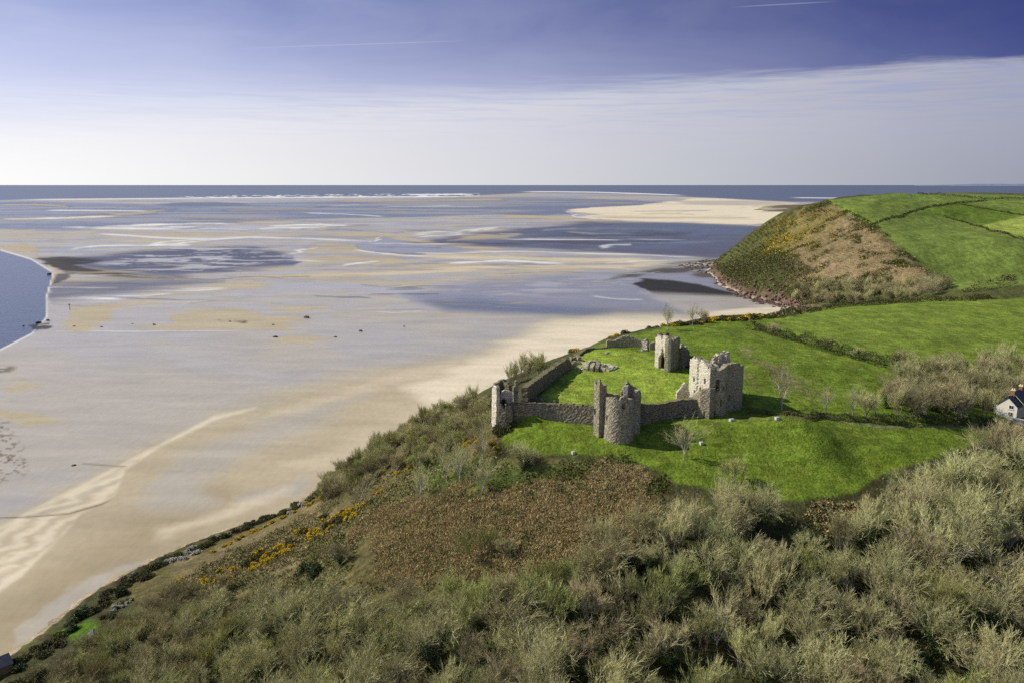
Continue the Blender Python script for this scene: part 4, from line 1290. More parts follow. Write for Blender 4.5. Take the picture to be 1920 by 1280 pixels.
def blades(cent, size, rs, up=0.3, aspect=0.5):
    """leaf-sized triangles at given points"""
    n_ = len(cent)
    d = rs.normal(size=(n_, 3))
    d[:, 2] = np.abs(d[:, 2]) * (0.5 + up)
    d /= np.linalg.norm(d, axis=1)[:, None]
    e = np.cross(d, rs.normal(size=(n_, 3)))
    e /= np.linalg.norm(e, axis=1)[:, None]
    s_ = size * (0.6 + 0.8 * rs.rand(n_, 1))
    a_ = cent - e * s_ * aspect
    b_ = cent + e * s_ * aspect
    c_ = cent + d * s_
    vs = np.stack([a_, b_, c_], 1).reshape(-1, 3)
    return vs, np.arange(3 * n_).reshape(-1, 3)


def cat_mesh(parts):
    vs, fs, off = [], [], 0
    for v, f in parts:
        vs.append(v)
        fs.append(f + off)
        off += len(v)
    return np.concatenate(vs), fs


def grow(rs, h, spread, stems=1, trunk=0.20, limbs=6, dens=1.0, twig=0.034, up=0.26):
    """bare tree: returns thick segments, fine segments, ivy anchor points"""
    thick, fine, anchors = [], [], []

    def branch(p, d, L, r, lev):
        nseg = 3 if lev < 2 else 2
        pts = [p]
        for s in range(nseg):
            d = unit(d + rs.normal(size=3) * (0.13 if lev < 3 else 0.15) + np.array([0, 0, up * (0.32 if lev < 3 else 0.42)]))
            pts.append(pts[-1] + d * L / nseg)
        for s in range(nseg):
            ra = r * (1 - 0.55 * s / nseg)
            rb = r * (1 - 0.55 * (s + 1) / nseg)
            if lev >= 5:
                if s == nseg - 1:
                    fine.append((*pts[s], *pts[s + 1], ra, 0))
                else:
                    fine.append((*pts[s], *(pts[s] + (pts[s + 1] - pts[s]) * 1.15), ra, 0))
            else:
                thick.append((*pts[s], *pts[s + 1], ra, rb))
            if lev <= 2:
                anchors.append((pts[s], lev))
        if lev >= 5:
            return
        nch = [limbs, 5, 5, 4, 4][lev]
        nch = max(2, int(round(nch * (dens * 0.92 if lev > 2 else 1) + rs.rand() - 0.5)))
        for c in range(nch):
            f_ = (0.62 if lev == 0 else 0.28) + ((0.38 if lev == 0 else 0.72) * (c + rs.rand()) / nch)
            x_ = min(f_ * nseg, nseg - 1e-3)
            i = int(x_)
            q_ = pts[i] + (pts[i + 1] - pts[i]) * (x_ - i)
            base_d = unit(pts[i + 1] - pts[i])
            az = c * 2.4 + rs.rand() * 1.5
            side_ = unit(np.cross(base_d, np.array([math.cos(az), math.sin(az), 0.15])))
            ang = spread * (0.55 + 0.75 * rs.rand()) * (1.0 if lev < 2 else 0.85)
            nd = unit(base_d * math.cos(ang) + side_ * math.sin(ang))
            fr = [1.0, 0.62, 0.58, 0.62, 0.74][lev] * (0.75 + 0.5 * rs.rand())
            LL = h * 0.44 * fr if lev == 0 else L * fr * 1.05
            branch(q_, nd, LL, max(r * (0.50 if lev == 0 else 0.48), twig if lev < 3 else twig * 0.85), lev + 1)

    for st in range(stems):
        if stems == 1:
            branch(np.array([0, 0, -0.4]), np.array([rs.normal() * 0.05, rs.normal() * 0.05, 1.0]), h * trunk + 0.4, 0.022 * h, 0)
        else:
            a0 = st * 6.283 / stems + rs.rand() * 0.6
            tl_ = 0.12 + 0.42 * rs.rand()
            branch(np.array([math.cos(a0) * 0.3, math.sin(a0) * 0.3, -0.3]), unit(np.array([math.cos(a0) * tl_ * 1.3, math.sin(a0) * tl_ * 1.3, 1.0])), h * 0.55, 0.011 * h, 1)
    return thick, fine, anchors


def make_tree(seed, h, spread, mats, **kw):
    """bare tree meshes (trunk, crown) and the points ivy can cling to"""
    rs = np.random.RandomState(seed)
    th, fi, an = grow(rs, h, spread, **kw)
    rmin = np.median([s[6] for s in th])
    tk = [s for s in th if s[6] > rmin * 1.05]
    tn = [s for s in th if s[6] <= rmin * 1.05]
    tv_, tf_ = tubes(tk, 5)
    cv_, cf_ = cat_mesh([tubes(tn, 3), spikes(fi)])
    return (tv_, [tf_]), (cv_, cf_), an


PARK = []


def mesh_only(name, v, f, mats, matidx=None):
    o = link_mesh(name, v, f, mats, matidx=matidx)
    me = o.data
    bpy.data.objects.remove(o)
    return me


def inst(name, me, parent):
    o = bpy.data.objects.new(name, me)
    COL.objects.link(o)
    o.parent = parent
    return o


def leaf_cloud(rs, n, rad, size, lumps=9, hollow=0.55, flat=0.0, up=0.3):
    """leaf faces spread through several overlapping clumps"""
    c_ = rs.normal(size=(lumps, 3))
    c_ /= np.linalg.norm(c_, axis=1)[:, None]
    c_[:, 2] = np.abs(c_[:, 2]) * 1.0
    c_ = c_ * (0.30 + 0.42 * rs.rand(lumps, 1)) * np.array(rad)
    pick = rs.randint(0, lumps, n)
    d = rs.normal(size=(n, 3))
    d /= np.linalg.norm(d, axis=1)[:, None]
    r_ = (hollow + (1 - hollow) * rs.rand(n, 1)) * (0.32 + 0.22 * rs.rand(lumps, 1))[pick]
    p = c_[pick] + d * r_ * np.array(rad)
    p[:, 2] = np.maximum(p[:, 2], 0.02)
    return p


# ---- tree kinds: (trunk mesh, crown mesh, ivy mesh or None)
TREES = {}


def kind_tree(key, seed, h, spread, bark, twigs, ivy=0, **kw):
    (a_, b_, an) = make_tree(seed, h, spread, None, **kw)
    rs = np.random.RandomState(seed + 500)
    iv = None
    if ivy:
        pts = np.array([p for p, lev in an if lev <= (1 if ivy < 2 else 2)])
        cen = pts[rs.randint(0, len(pts), 1300 * ivy)] + rs.normal(size=(1300 * ivy, 3)) * np.array([0.45, 0.45, 0.55])
        cen[:, 2] = np.maximum(cen[:, 2], 0.1)
        v_, f_ = blades(cen, 0.26, rs)
        iv = mesh_only('ivy', v_, f_, MATS['ivy_leaf'])
    TREES[key] = (mesh_only('trunk', *a_, MATS[bark]), mesh_only('crown', *b_, MATS[twigs]), iv, h)


kind_tree('broad_a', 11, 9.5, 0.62, 'bark', 'twigs_olive', dens=1.15)
kind_tree('broad_b', 12, 10.5, 0.58, 'bark', 'twigs_olive', dens=1.1, limbs=7)
kind_tree('broad_c', 13, 9.0, 0.66, 'bark', 'twigs_brown', dens=1.15)
kind_tree('broad_d', 14, 10.0, 0.55, 'pale_bark', 'twigs_olive', dens=1.1)
kind_tree('ivied_a', 15, 10.0, 0.58, 'bark', 'twigs_olive', ivy=2, dens=1.05)
kind_tree('ivied_b', 16, 9.0, 0.60, 'bark', 'twigs_brown', ivy=1, dens=1.1)
kind_tree('green_a', 17, 8.5, 0.60, 'bark', 'twigs_green', dens=1.2)
kind_tree('broom_a', 18, 8.5, 0.34, 'bark', 'twigs_olive', dens=1.2, stems=5, up=0.5)
kind_tree('broom_b', 19, 8.0, 0.38, 'pale_bark', 'twigs_brown', dens=1.2, stems=6, up=0.5)
kind_tree('broom_c', 20, 7.5, 0.40, 'bark', 'twigs_green', dens=1.2, stems=6, up=0.45)
kind_tree('pale_a', 21, 9.5, 0.60, 'pale_bark', 'twigs_olive', dens=0.75, twig=0.04)
kind_tree('slim', 22, 8.0, 0.50, 'pale_bark', 'twigs_olive', dens=0.66, limbs=6, trunk=0.34, twig=0.024)
kind_tree('shrub_a', 23, 4.2, 0.5, 'bark', 'twigs_olive', dens=1.2, stems=7, twig=0.022)
kind_tree('shrub_b', 24, 3.6, 0.5, 'bark', 'twigs_brown', dens=1.2, stems=7, twig=0.022)
kind_tree('shrub_c', 25, 3.4, 0.55, 'bark', 'twigs_green', dens=1.25, stems=7, twig=0.022)


def plant_tree(key, x, y, label, group=None, cat='tree', name='bare_tree', sc=1.0, rz=0.0, sink=0.2):
    tm, cm, iv, h = TREES[key]
    e = empty(name, (x, y, hz_at(x, y) - sink), label, cat, group, rz, sc)
    inst('trunk' if cat == 'tree' else 'stems', tm, e)
    inst('crown' if cat == 'tree' else 'twigs', cm, e)
    if iv:
        inst('ivy', iv, e)
    return e


# ---- bushes: one mesh, leaves and flowers as materials
BUSH = {}


def kind_bush(key, seed, rad, n, size, mats, share, lumps=9, up=0.3):
    rs = np.random.RandomState(seed)
    p = leaf_cloud(rs, n, rad, size, lumps)
    # flowers sit on the outside and top
    sc_ = np.linalg.norm(p / np.array(rad), axis=1) + 0.25 * p[:, 2] / rad[2] + 0.25 * rs.rand(n)
    cutv = np.quantile(sc_, 1 - share) if share > 0 else 9e9
    v_, f_ = blades(p, size, rs, up)
    BUSH[key] = mesh_only('foliage', v_, f_, [MATS[q_] for q_ in mats], matidx=(sc_ > cutv).astype(int))


kind_bush('gorse_a', 31, (1.5, 1.3, 1.3), 1500, 0.20, ['gorse_green', 'gorse_flower'], 0.26)
kind_bush('gorse_b', 32, (1.9, 1.5, 1.2), 1700, 0.20, ['gorse_green', 'gorse_flower'], 0.20)
kind_bush('gorse_c', 33, (1.3, 1.6, 1.1), 1300, 0.20, ['gorse_green', 'gorse_flower'], 0.36)
kind_bush('thorn_a', 34, (1.9, 1.6, 1.5), 1700, 0.18, ['bramble', 'blossom'], 0.28)
kind_bush('leafy_a', 35, (2.0, 1.8, 1.7), 2000, 0.22, ['scrub_leaf'], 0)
kind_bush('leafy_b', 36, (2.4, 1.9, 1.5), 2200, 0.22, ['scrub_leaf', 'bramble'], 0.4)
kind_bush('dark_a', 37, (2.1, 1.9, 2.2), 2200, 0.22, ['ivy_leaf'], 0)
kind_bush('brown_a', 38, (2.0, 1.7, 1.4), 2000, 0.20, ['bramble', 'scrub_leaf'], 0.25)


def plant_bush(key, x, y, label, group=None, cat='bush', name='bush', sc=1.0, rz=0.0, sink=0.15):
    o = bpy.data.objects.new(name, BUSH[key])
    COL.objects.link(o)
    o.location = (x, y, hz_at(x, y) - sink)
    o.rotation_euler = (0, 0, rz)
    o.scale = (sc, sc, sc * 0.95)
    return tag(o, label, cat, group)


rnd = random.Random(7)


def inside(x, y, poly):
    return polydist(np.array([float(x)]), np.array([float(y)]), poly)[0] < 0


def gpoly(pix):
    return [tuple(G(a_, b_)[:2]) for a_, b_ in pix]


# ---- the foreground wood
wood = gpoly([(215, 1215), (330, 1165), (500, 1160), (690, 1150), (850, 1130), (1000, 1110), (1080, 1075), (1150, 1045), (1225, 985), (1300, 975), (1400, 985), (1470, 1030), (1540, 1060), (1600, 1010), (1640, 965),
              (1720, 950), (1800, 915), (1850, 885), (1900, 850), (1960, 840)]) + [(150, 178), (120, 110), (60, 78), (0, 75), (-60, 80), (-95, 105), (-100, 128)]
CLEAR = gpoly([(1790, 1090), (1850, 1060), (1880, 1110), (1800, 1130)])
RED = gpoly([(1510, 1010), (1560, 980), (1600, 1000), (1570, 1040), (1520, 1040)])
placed = []
ZONES = [(lambda px, py: px > 1560 and py < 1010, 'on the wooded slope below the house'),
         (lambda px, py: px > 1300 and py < 1010, 'at the wood edge below the grass bank'),
         (lambda px, py: px < 620, 'at the dark left end of the foreground wood'),
         (lambda px, py: px < 1080, 'in the wood below the bracken slope'),
         (lambda px, py: px < 1500, 'in the middle of the foreground wood'),
         (lambda px, py: True, 'in the right part of the foreground wood')]
LOOK = {'broad_a': 'spreading bare olive-grey tree', 'broad_b': 'tall bare olive-grey tree', 'broad_c': 'spreading bare brown tree', 'broad_d': 'bare tree with pale bark', 'ivied_a': 'bare tree with thickly ivied limbs',
        'ivied_b': 'bare tree with an ivy-covered trunk', 'green_a': 'bare tree with yellow-green twigs', 'broom_a': 'many-stemmed upright olive tree', 'broom_b': 'many-stemmed upright brown tree',
        'broom_c': 'many-stemmed yellow-green tree', 'pale_a': 'thin-crowned tree with whitish limbs'}
tries = 0
while len(placed) < 252 and tries < 30000:
    tries += 1
    x, y = rnd.uniform(-105, 150), rnd.uniform(72, 190)
    if not inside(x, y, wood) or inside(x, y, CLEAR) or inside(x, y, RED):
        continue
    g = hz_at(x, y)
    px, py = proj(x, y, g + 5)
    if not (-90 < px < 2010 and py < 1420):
        continue
    r_ = 4.5 + 1.6 * rnd.random()
    if any((x - a_) ** 2 + (y - b_) ** 2 < r_ * r_ for a_, b_ in placed):
        continue
    placed.append((x, y))
    key = rnd.choice(['broad_a', 'broad_b', 'broad_c', 'broad_d', 'ivied_a', 'ivied_b', 'green_a', 'broom_a', 'broom_a', 'broom_b', 'broom_c', 'pale_a', 'ivied_a', 'ivied_b'])
    zt_ = next(t for f_, t in ZONES if f_(px, py))
    plant_tree(key, x, y, LOOK[key] + ' ' + zt_, 'bare trees of the foreground wood', sc=rnd.choice([0.62, 0.75, 0.85, 0.92, 1.0, 1.06, 1.15]) * (0.75 if px < 520 else 1), rz=rnd.uniform(0, 6.28))
# ivy and bramble understorey bushes of the wood
ub = []
for _ in range(4000):
    if len(ub) >= 90:
        break
    x, y = rnd.uniform(-100, 150), rnd.uniform(78, 190)
    if not inside(x, y, wood) or inside(x, y, CLEAR):
        continue
    px, py = proj(x, y, hz_at(x, y))
    if not (-50 < px < 1980 and py < 1330) or any((x - a_) ** 2 + (y - b_) ** 2 < 20 for a_, b_ in ub):
        continue
    ub.append((x, y))
    key = rnd.choice(['dark_a', 'leafy_b', 'brown_a', 'leafy_a'])
    zt_ = next(t for f_, t in ZONES if f_(px, py))
    plant_bush(key, x, y, {'dark_a': 'dark evergreen bush', 'leafy_b': 'olive-brown bush', 'brown_a': 'brown bramble bush', 'leafy_a': 'olive-green bush'}[key] + ' under the trees ' + zt_, 'bushes under the foreground wood', sc=rnd.uniform(0.8, 1.5), rz=rnd.uniform(0, 6))

# ---- trees one can tell apart: (kind, px, py of the foot, scale, label)
for key, px, py, sc, lab in (
        ('slim', 1281, 862, 0.92, 'bare open-crowned tree standing alone on the bank before the great gatehouse'),
        ('green_a', 1372, 905, 0.72, 'small yellow-green bare tree on the grass bank at the wood edge'),
        ('slim', 1466, 768, 1.1, 'leaning bare tree with dark trunk just right of the great gatehouse'),
        ('slim', 1547, 775, 0.72, 'slim upright bare tree midway along the track hedge'),
        ('slim', 1598, 778, 0.74, 'slim bare tree at the left end of the right-hand thicket'),
        ('ivied_a', 978, 884, 0.66, 'tree with ivy-clad upright limbs below the left curtain wall'),
        ('slim', 905, 862, 0.95, 'pale-stemmed bare tree left of the ivy-clad tree'),
        ('slim', 862, 903, 1.05, 'bare grey tree at the top of the bracken, right of its twin'),
        ('slim', 838, 900, 0.9, 'bare grey tree at the top of the bracken, left of its twin'),
        ('slim', 788, 940, 0.95, 'single thin bare tree on a green patch of the slope'),
        ('slim', 904, 925, 0.8, 'very thin sapling in the middle of the slope'),
        ('slim', 674, 955, 0.85, 'dark thin tree beside the gorse on the left slope'),
        ('ivied_b', 640, 1060, 0.62, 'bare tree with green ivy skirt at the lower left of the bracken'),
        ('broom_c', 897, 1048, 0.9, 'big rounded yellow-green bush-like tree at the foot of the bracken'),
        ('shrub_b', 950, 1042, 1.0, 'low brown bush tucked against the rounded tree below the bracken'),
        ('ivied_a', 800, 880, 0.5, 'small dark ivy-covered tree above the gorse'),
        ('pale_a', 1690, 985, 0.75, 'dead-looking tree with whitish leaning limbs at the wood edge'),
        ('pale_a', 1880, 1120, 0.95, 'old tree with thick whitish limbs at the right edge'),
        ('broad_c', 1700, 1075, 1.05, 'dark-trunked tree left of the grassy clearing'),
        ('broad_c', 1745, 1090, 1.05, 'dark-trunked tree with forked limbs beside the grassy clearing'),
        ('ivied_a', 1425, 1010, 1.05, 'large rounded tree with dark ivy heart at the wood edge below the bank'),
        ('ivied_a', 1335, 1060, 0.95, 'ivy-dark tree below the left end of the wood edge'),
        ('ivied_a', 1795, 1010, 0.9, 'pale-crowned tree with dark green ivy below, right of the grassy bank'),
        ('ivied_b', 1125, 1090, 0.9, 'ivy-dark tree at the wood edge under the bracken'),
        ('pale_a', 1655, 1130, 1.0, 'tree with bright whitish limbs in the right middle of the wood'),
        ('pale_a', 1000, 1270, 0.9, 'tree with bright whitish limbs at the bottom centre'),
        ('pale_a', 1345, 1215, 0.9, 'tree with bright whitish limbs at the bottom, right of centre'),
        ('broom_a', 985, 715, 0.85, 'tall bare thicket tree standing behind the left curtain wall'),
        ('broom_c', 1012, 705, 0.85, 'yellowish bare tree behind the left curtain wall, by its far end'),
        ('broom_a', 962, 722, 0.7, 'bare tree behind the corner tower at the castle left'),
        ('slim', 1252, 618, 0.9, 'small bare tree on the cliff edge behind the square tower'),
        ('slim', 1298, 612, 0.8, 'bare tree among gorse on the cliff edge beyond the ward'),
        ('broom_b', 1320, 606, 0.6, 'rounded grey tree on the cliff edge beyond the ward')):
    p = G(px, py)
    plant_tree(key, p[0], p[1], lab, sc=sc, rz=rnd.uniform(0, 6.28), cat='bush' if key.startswith('shrub') else 'tree', name='bare_bush' if key.startswith('shrub') else 'bare_tree')

# ---- thicket on the right, above the track
def scatter(poly, n_max, gap, rndm, box):
    out = []
    for _ in range(n_max * 60):
        if len(out) >= n_max:
            break
        x, y = rndm.uniform(box[0], box[1]), rndm.uniform(box[2], box[3])
        if inside(x, y, poly) and all((x - a_) ** 2 + (y - b_) ** 2 > gap * gap for a_, b_ in out):
            out.append((x, y))
    return out


def bbox(poly):
    xs, ys = [p[0] for p in poly], [p[1] for p in poly]
    return min(xs), max(xs), min(ys), max(ys)


thick_r = gpoly([(1622, 785), (1700, 788), (1800, 792), (1862, 792), (1862, 772), (1985, 738), (1985, 692), (1850, 690), (1750, 704), (1690, 728), (1650, 755)])
for i, (x, y) in enumerate(scatter(thick_r, 62, 3.9, rnd, bbox(thick_r))):
    key = rnd.choice(['broom_a', 'broom_b', 'broom_b', 'broad_c', 'shrub_a', 'broad_a', 'ivied_b'])
    px, py = proj(x, y, hz_at(x, y))
    zt_ = 'at the back of the right-hand thicket' if py < 755 else ('in the thicket bordering the track' if px < 1790 else 'in the thicket beside the white house')
    plant_tree(key, x, y, {'shrub_a': 'low bare shrub'}.get(key, LOOK.get(key)) + ' ' + zt_, 'trees of the thicket above the track', sc=rnd.uniform(0.70, 1.0) * (1.5 if key == 'shrub_a' else 1.0), rz=rnd.uniform(0, 6.28))
near_house = gpoly([(1890, 850), (1940, 800), (2010, 780), (2010, 860)])
for i, (x, y) in enumerate(scatter(near_house, 6, 5.0, rnd, bbox(near_house))):
    plant_tree(rnd.choice(['broad_a', 'broom_c', 'broad_c']), x, y, 'bare tree in front of the white house, at the right edge', 'trees before the white house', sc=rnd.uniform(0.6, 0.75), rz=rnd.uniform(0, 6.28))

# ---- scrub on the seaward spine, left of the castle
spine = gpoly([(600, 915), (660, 880), (760, 850), (850, 800), (915, 790), (925, 810), (880, 850), (800, 880), (720, 915), (640, 945), (590, 950)])
spine = [G(590, 945)[:2], G(650, 930)[:2], G(740, 895)[:2], G(830, 855)[:2], G(905, 815)[:2], (-6, 205), (-12, 222), (-22, 240), (-38, 252), (-52, 262), (-66, 268)]
SP = {'shrub_a': 'olive-grey bare shrub', 'shrub_b': 'brown bare shrub', 'shrub_c': 'yellow-green bare shrub', 'broom_b': 'brown many-stemmed small tree', 'broom_a': 'grey many-stemmed small tree'}
for i, (x, y) in enumerate(scatter(spine, 130, 2.2, rnd, bbox(spine))):
    key = rnd.choice(['shrub_a', 'shrub_b', 'shrub_c', 'shrub_a', 'shrub_b', 'broom_b', 'broom_a'])
    px, py = proj(x, y, hz_at(x, y))
    zt_ = 'near the top of the seaward slope, by the corner tower' if px > 830 else ('halfway down the seaward ridge' if px > 700 else 'at the lower end of the seaward ridge')
    plant_tree(key, x, y, SP[key] + ' ' + zt_, 'scrub on the seaward ridge', cat='shrub', name='bare_shrub', sc=rnd.uniform(0.8, 1.25) * (0.62 if key.startswith('broom') else 1.0), rz=rnd.uniform(0, 6.28))

# ---- gorse and blackthorn
def along(pix, n_, jit, keys, label, group, sc=(0.7, 1.1), cat='gorse bush', name='gorse_bush'):
    pts = [G(a_, b_)[:2] for a_, b_ in pix]
    seg = [np.linalg.norm(pts[i + 1] - pts[i]) for i in range(len(pts) - 1)]
    tot = sum(seg)
    for q_ in range(n_):
        t_ = tot * (q_ + rnd.random()) / n_
        i = 0
        while i < len(seg) - 1 and t_ > seg[i]:
            t_ -= seg[i]
            i += 1
        p = pts[i] + (pts[i + 1] - pts[i]) * (t_ / max(seg[i], 1e-6)) + np.array([rnd.gauss(0, jit), rnd.gauss(0, jit)])
        plant_bush(rnd.choice(keys), p[0], p[1], label, group, cat, name, sc=rnd.uniform(*sc), rz=rnd.uniform(0, 6.28))


GO = ['gorse_a', 'gorse_b', 'gorse_c']
along([(455, 1065), (520, 1035), (600, 990), (660, 960), (700, 935)], 56, 4.0, GO + ['leafy_b', 'gorse_b'], 'yellow-flowering gorse bush on the open slope above the beach', 'gorse on the left slope', (0.8, 1.3))
along([(330, 1110), (420, 1080), (500, 1050), (560, 1010)], 16, 3.0, GO, 'yellow-flowering gorse bush low on the left slope, near the wood', 'gorse low on the left slope', (0.7, 1.2))
along([(400, 1035), (480, 995), (560, 955), (600, 935)], 22, 0.9, GO, 'yellow-flowering gorse bush in the strip along the cliff edge', 'gorse along the cliff edge', (0.6, 1.0))
along([(820, 850), (850, 838), (880, 832), (930, 840)], 14, 0.8, GO, 'yellow gorse bush in the band left of the castle bank', 'gorse band left of the castle', (0.6, 0.9))
along([(880, 800), (905, 790), (920, 785)], 6, 0.9, GO, 'yellow gorse bush against the corner tower foot', 'gorse by the corner tower', (0.6, 0.9))
along([(740, 890), (770, 875)], 5, 1.0, GO, 'yellow gorse bush among the scrub of the seaward ridge', 'gorse in the ridge scrub', (0.6, 0.9))
along([(205, 1110), (270, 1075), (330, 1045), (420, 1008), (500, 975), (590, 935)], 52, 1.1, ['brown_a', 'leafy_b', 'leafy_a', 'thorn_a', 'brown_a', 'dark_a'], 'low bush on the cliff edge above the sand', 'bushes along the foot of the slope', (0.75, 1.35), 'bush', 'bush')
along([(330, 1055), (370, 1035), (350, 1040)], 7, 1.2, ['thorn_a'], 'white-flowering thorn bush on the cliff edge', 'blackthorn on the cliff edge', (0.6, 1.0), 'thorn bush', 'thorn_bush')
along([(190, 1160), (220, 1140), (250, 1125)], 8, 1.2, ['thorn_a', 'thorn_a', 'leafy_a'], 'white-flowering thorn bush above the small lawn', 'blackthorn by the lawn', (0.6, 1.0), 'thorn bush', 'thorn_bush')
along([(20, 1268), (70, 1225), (110, 1200), (140, 1165), (180, 1140), (230, 1105)], 26, 1.4, ['dark_a', 'brown_a', 'leafy_b', 'dark_a'], 'dark bush between the small lawn and the sand', 'dark bushes at the lower left shore', (0.8, 1.3), 'bush', 'bush')
along([(30, 1300), (100, 1260), (200, 1240)], 18, 2.5, ['dark_a', 'brown_a', 'leafy_b'], 'dark bush below the small lawn, at the bottom left', 'dark bushes at the bottom left', (0.9, 1.5), 'bush', 'bush')
along([(235, 1095), (265, 1085), (290, 1075)], 6, 1.2, ['brown_a', 'leafy_b'], 'rounded dark bush overhanging the sand', 'rounded bushes over the sand', (1.0, 1.4), 'bush', 'bush')
along([(600, 1080), (580, 1060)], 4, 1.5, ['dark_a'], 'dark evergreen bush left of the bracken', 'evergreen bushes by the bracken', (0.9, 1.3), 'bush', 'bush')
along([(932, 803), (945, 806), (958, 800)], 6, 0.8, ['brown_a', 'leafy_b'], 'olive bush at the foot of the corner tower', 'bushes at the corner tower', (1.0, 1.4), 'bush', 'bush')
along([(940, 795), (950, 793)], 3, 0.4, ['dark_a'], 'dark ivy mass on the corner tower wall', 'ivy on the corner tower', (0.4, 0.5), 'ivy', 'ivy_mass')
low_left = [G(a_, b_)[:2] for a_, b_ in ((20, 1300), (100, 1238), (150, 1222), (215, 1195), (300, 1120), (430, 1100), (450, 1180), (330, 1300))]
for i, (x, y) in enumerate(scatter(low_left, 70, 2.3, rnd, bbox(low_left))):
    key = rnd.choice(['shrub_a', 'shrub_b', 'shrub_b', 'broom_b', 'broad_c'])
    plant_tree(key, x, y, 'dark bare scrub tree between the small lawn and the wood, lower left', 'scrub at the lower left', cat='shrub', name='bare_shrub', sc=rnd.uniform(0.8, 1.2) * (0.5 if key[:4] in ('broo', 'broa') else 1.0), rz=rnd.uniform(0, 6.28))
# cliff edge beyond the ward
along([(1075, 660), (1110, 645), (1150, 632), (1200, 620), (1250, 610)], 62, 1.1, GO + ['brown_a', 'leafy_b', 'brown_a', 'leafy_b'], 'gorse or scrub bush on the cliff edge behind the ward', 'scrub on the cliff edge behind the ward', (0.8, 1.25), 'bush', 'bush')
along([(1255, 612), (1330, 603), (1400, 598), (1450, 593)], 44, 1.3, GO + ['leafy_a', 'brown_a', 'leafy_b', 'leafy_a'], 'bush in the row between the ward field and the bay', 'bushes between the field and the bay', (0.9, 1.6), 'bush', 'bush')
along([(1040, 672), (1060, 664)], 4, 0.8, GO, 'yellow-green bush beyond the far end of the left curtain wall', 'bushes beyond the left wall', (0.6, 0.9), 'bush', 'bush')
along([(1288, 690), (1297, 680)], 3, 0.8, ['brown_a', 'leafy_b'], 'small bush growing against the square tower annexe', 'bushes by the square tower', (0.4, 0.7), 'bush', 'bush')


# ---- hedges: each one mesh of twiggy leaf clumps along its line
def hedge(name, pix, hgt, wid, mats, dens, size, label, cat='hedge', group=None, seed=1, share=0.4):
    rs = np.random.RandomState(seed)
    pts = [G(a_, b_)[:2] for a_, b_ in pix]
    cen = []
    for a_, b_ in zip(pts[:-1], pts[1:]):
        L_ = np.linalg.norm(b_ - a_)
        n_ = int(L_ * dens)
        t_ = rs.rand(n_)
        lump = 0.35 + 1.3 * vnoise((t_ * L_ + a_[0]) / (hgt * 1.5), t_ * 0 + seed, seed, 3)
        xy = a_ + (b_ - a_) * t_[:, None]
        nd = unit(np.array([-(b_ - a_)[1], (b_ - a_)[0]]))
        ang = rs.rand(n_) * math.pi
        rr = np.sqrt(0.4 + 0.6 * rs.rand(n_))
        xy = xy + nd * (np.cos(ang) * rr * wid / 2 * lump)[:, None]
        z_ = np.array([hz_at(*q_) for q_ in xy]) + np.sin(ang) * rr * hgt * lump
        cen.append(np.concatenate([xy, z_[:, None]], 1))
    cen = np.concatenate(cen)
    v_, f_ = blades(cen, size, rs, 0.5)
    c0 = cen.mean(0)
    o = link_mesh(name, v_ - c0, f_, [MATS[q_] for q_ in mats], matidx=(rs.rand(len(cen)) < share).astype(int))
    o.location = tuple(c0)
    return tag(o, label, cat, group)


hedge('hedge', [(1405, 616), (1440, 625), (1480, 637), (1530, 652), (1580, 667), (1640, 683), (1690, 695), (1722, 704)], 3.4, 3.8, ['scrub_leaf', 'ivy_leaf'], 140, 0.30, 'brown hedge running down between the castle field and the far field', seed=2, share=0.3)
hedge('hedge', [(1455, 596), (1500, 588), (1560, 579), (1640, 571), (1720, 566.5), (1820, 564), (1935, 563)], 2.6, 3.0, ['scrub_leaf', 'bramble'], 60, 0.42, 'dark green hedge along the crest of the far field', seed=3)
hedge('hedge', [(1400, 772), (1440, 776), (1480, 778), (1530, 780), (1580, 786), (1640, 790)], 1.3, 2.2, ['bramble', 'scrub_leaf'], 110, 0.22, 'low brown hedge bank beside the track', seed=4, share=0.25)
hedge('hedge', [(1640, 790), (1700, 794), (1780, 795), (1862, 793)], 2.0, 2.6, ['bramble', 'ivy_leaf'], 110, 0.26, 'dark hedge under the thicket beside the track', seed=5, share=0.45)
for px, py, key, sc in ((1690, 690, 'shrub_a', 1.5), (1705, 700, 'shrub_b', 1.2), (1450, 628, 'shrub_b', 1.1), (1550, 655, 'shrub_b', 0.9), (1610, 673, 'shrub_a', 0.9)):
    p = G(px, py)
    plant_tree(key, p[0], p[1], {1.5: 'largest rounded shrub at the lower end of the field hedge', 1.2: 'dark shrub at the very end of the field hedge', 1.1: 'dark shrub near the upper end of the field hedge'}.get(sc, 'shrub standing up out of the middle of the field hedge' if key == 'shrub_b' else 'olive shrub rising from the lower half of the field hedge'), cat='shrub', name='bare_shrub', sc=sc, rz=rnd.uniform(0, 6))
# headland field hedges
for i, (pix, h_, lab) in enumerate((([(1628, 428), (1660, 412), (1720, 394), (1790, 382), (1850, 377)], 1.5, 'hedge climbing between the two upper headland fields'),
                                    ([(1790, 381), (1850, 393), (1920, 404), (1990, 415)], 1.5, 'hedge crossing the top right headland field'),
                                    ([(1770, 407), (1800, 416), (1850, 430), (1900, 446), (1960, 462)], 1.6, 'hedge above the pale green headland field'),
                                    ([(1720, 364.5), (1780, 368), (1850, 374), (1930, 374), (2000, 377)], 2.6, 'dark hedge on the headland skyline'),
                                    ([(1800, 549), (1840, 544), (1880, 535), (1930, 527)], 5.0, 'thick hedge at the bottom of the headland fields'))):
    hedge('headland_hedge', pix, h_, h_ * 1.1, ['scrub_leaf', 'bramble'], 11, 0.85, lab, seed=20 + i, share=0.5)
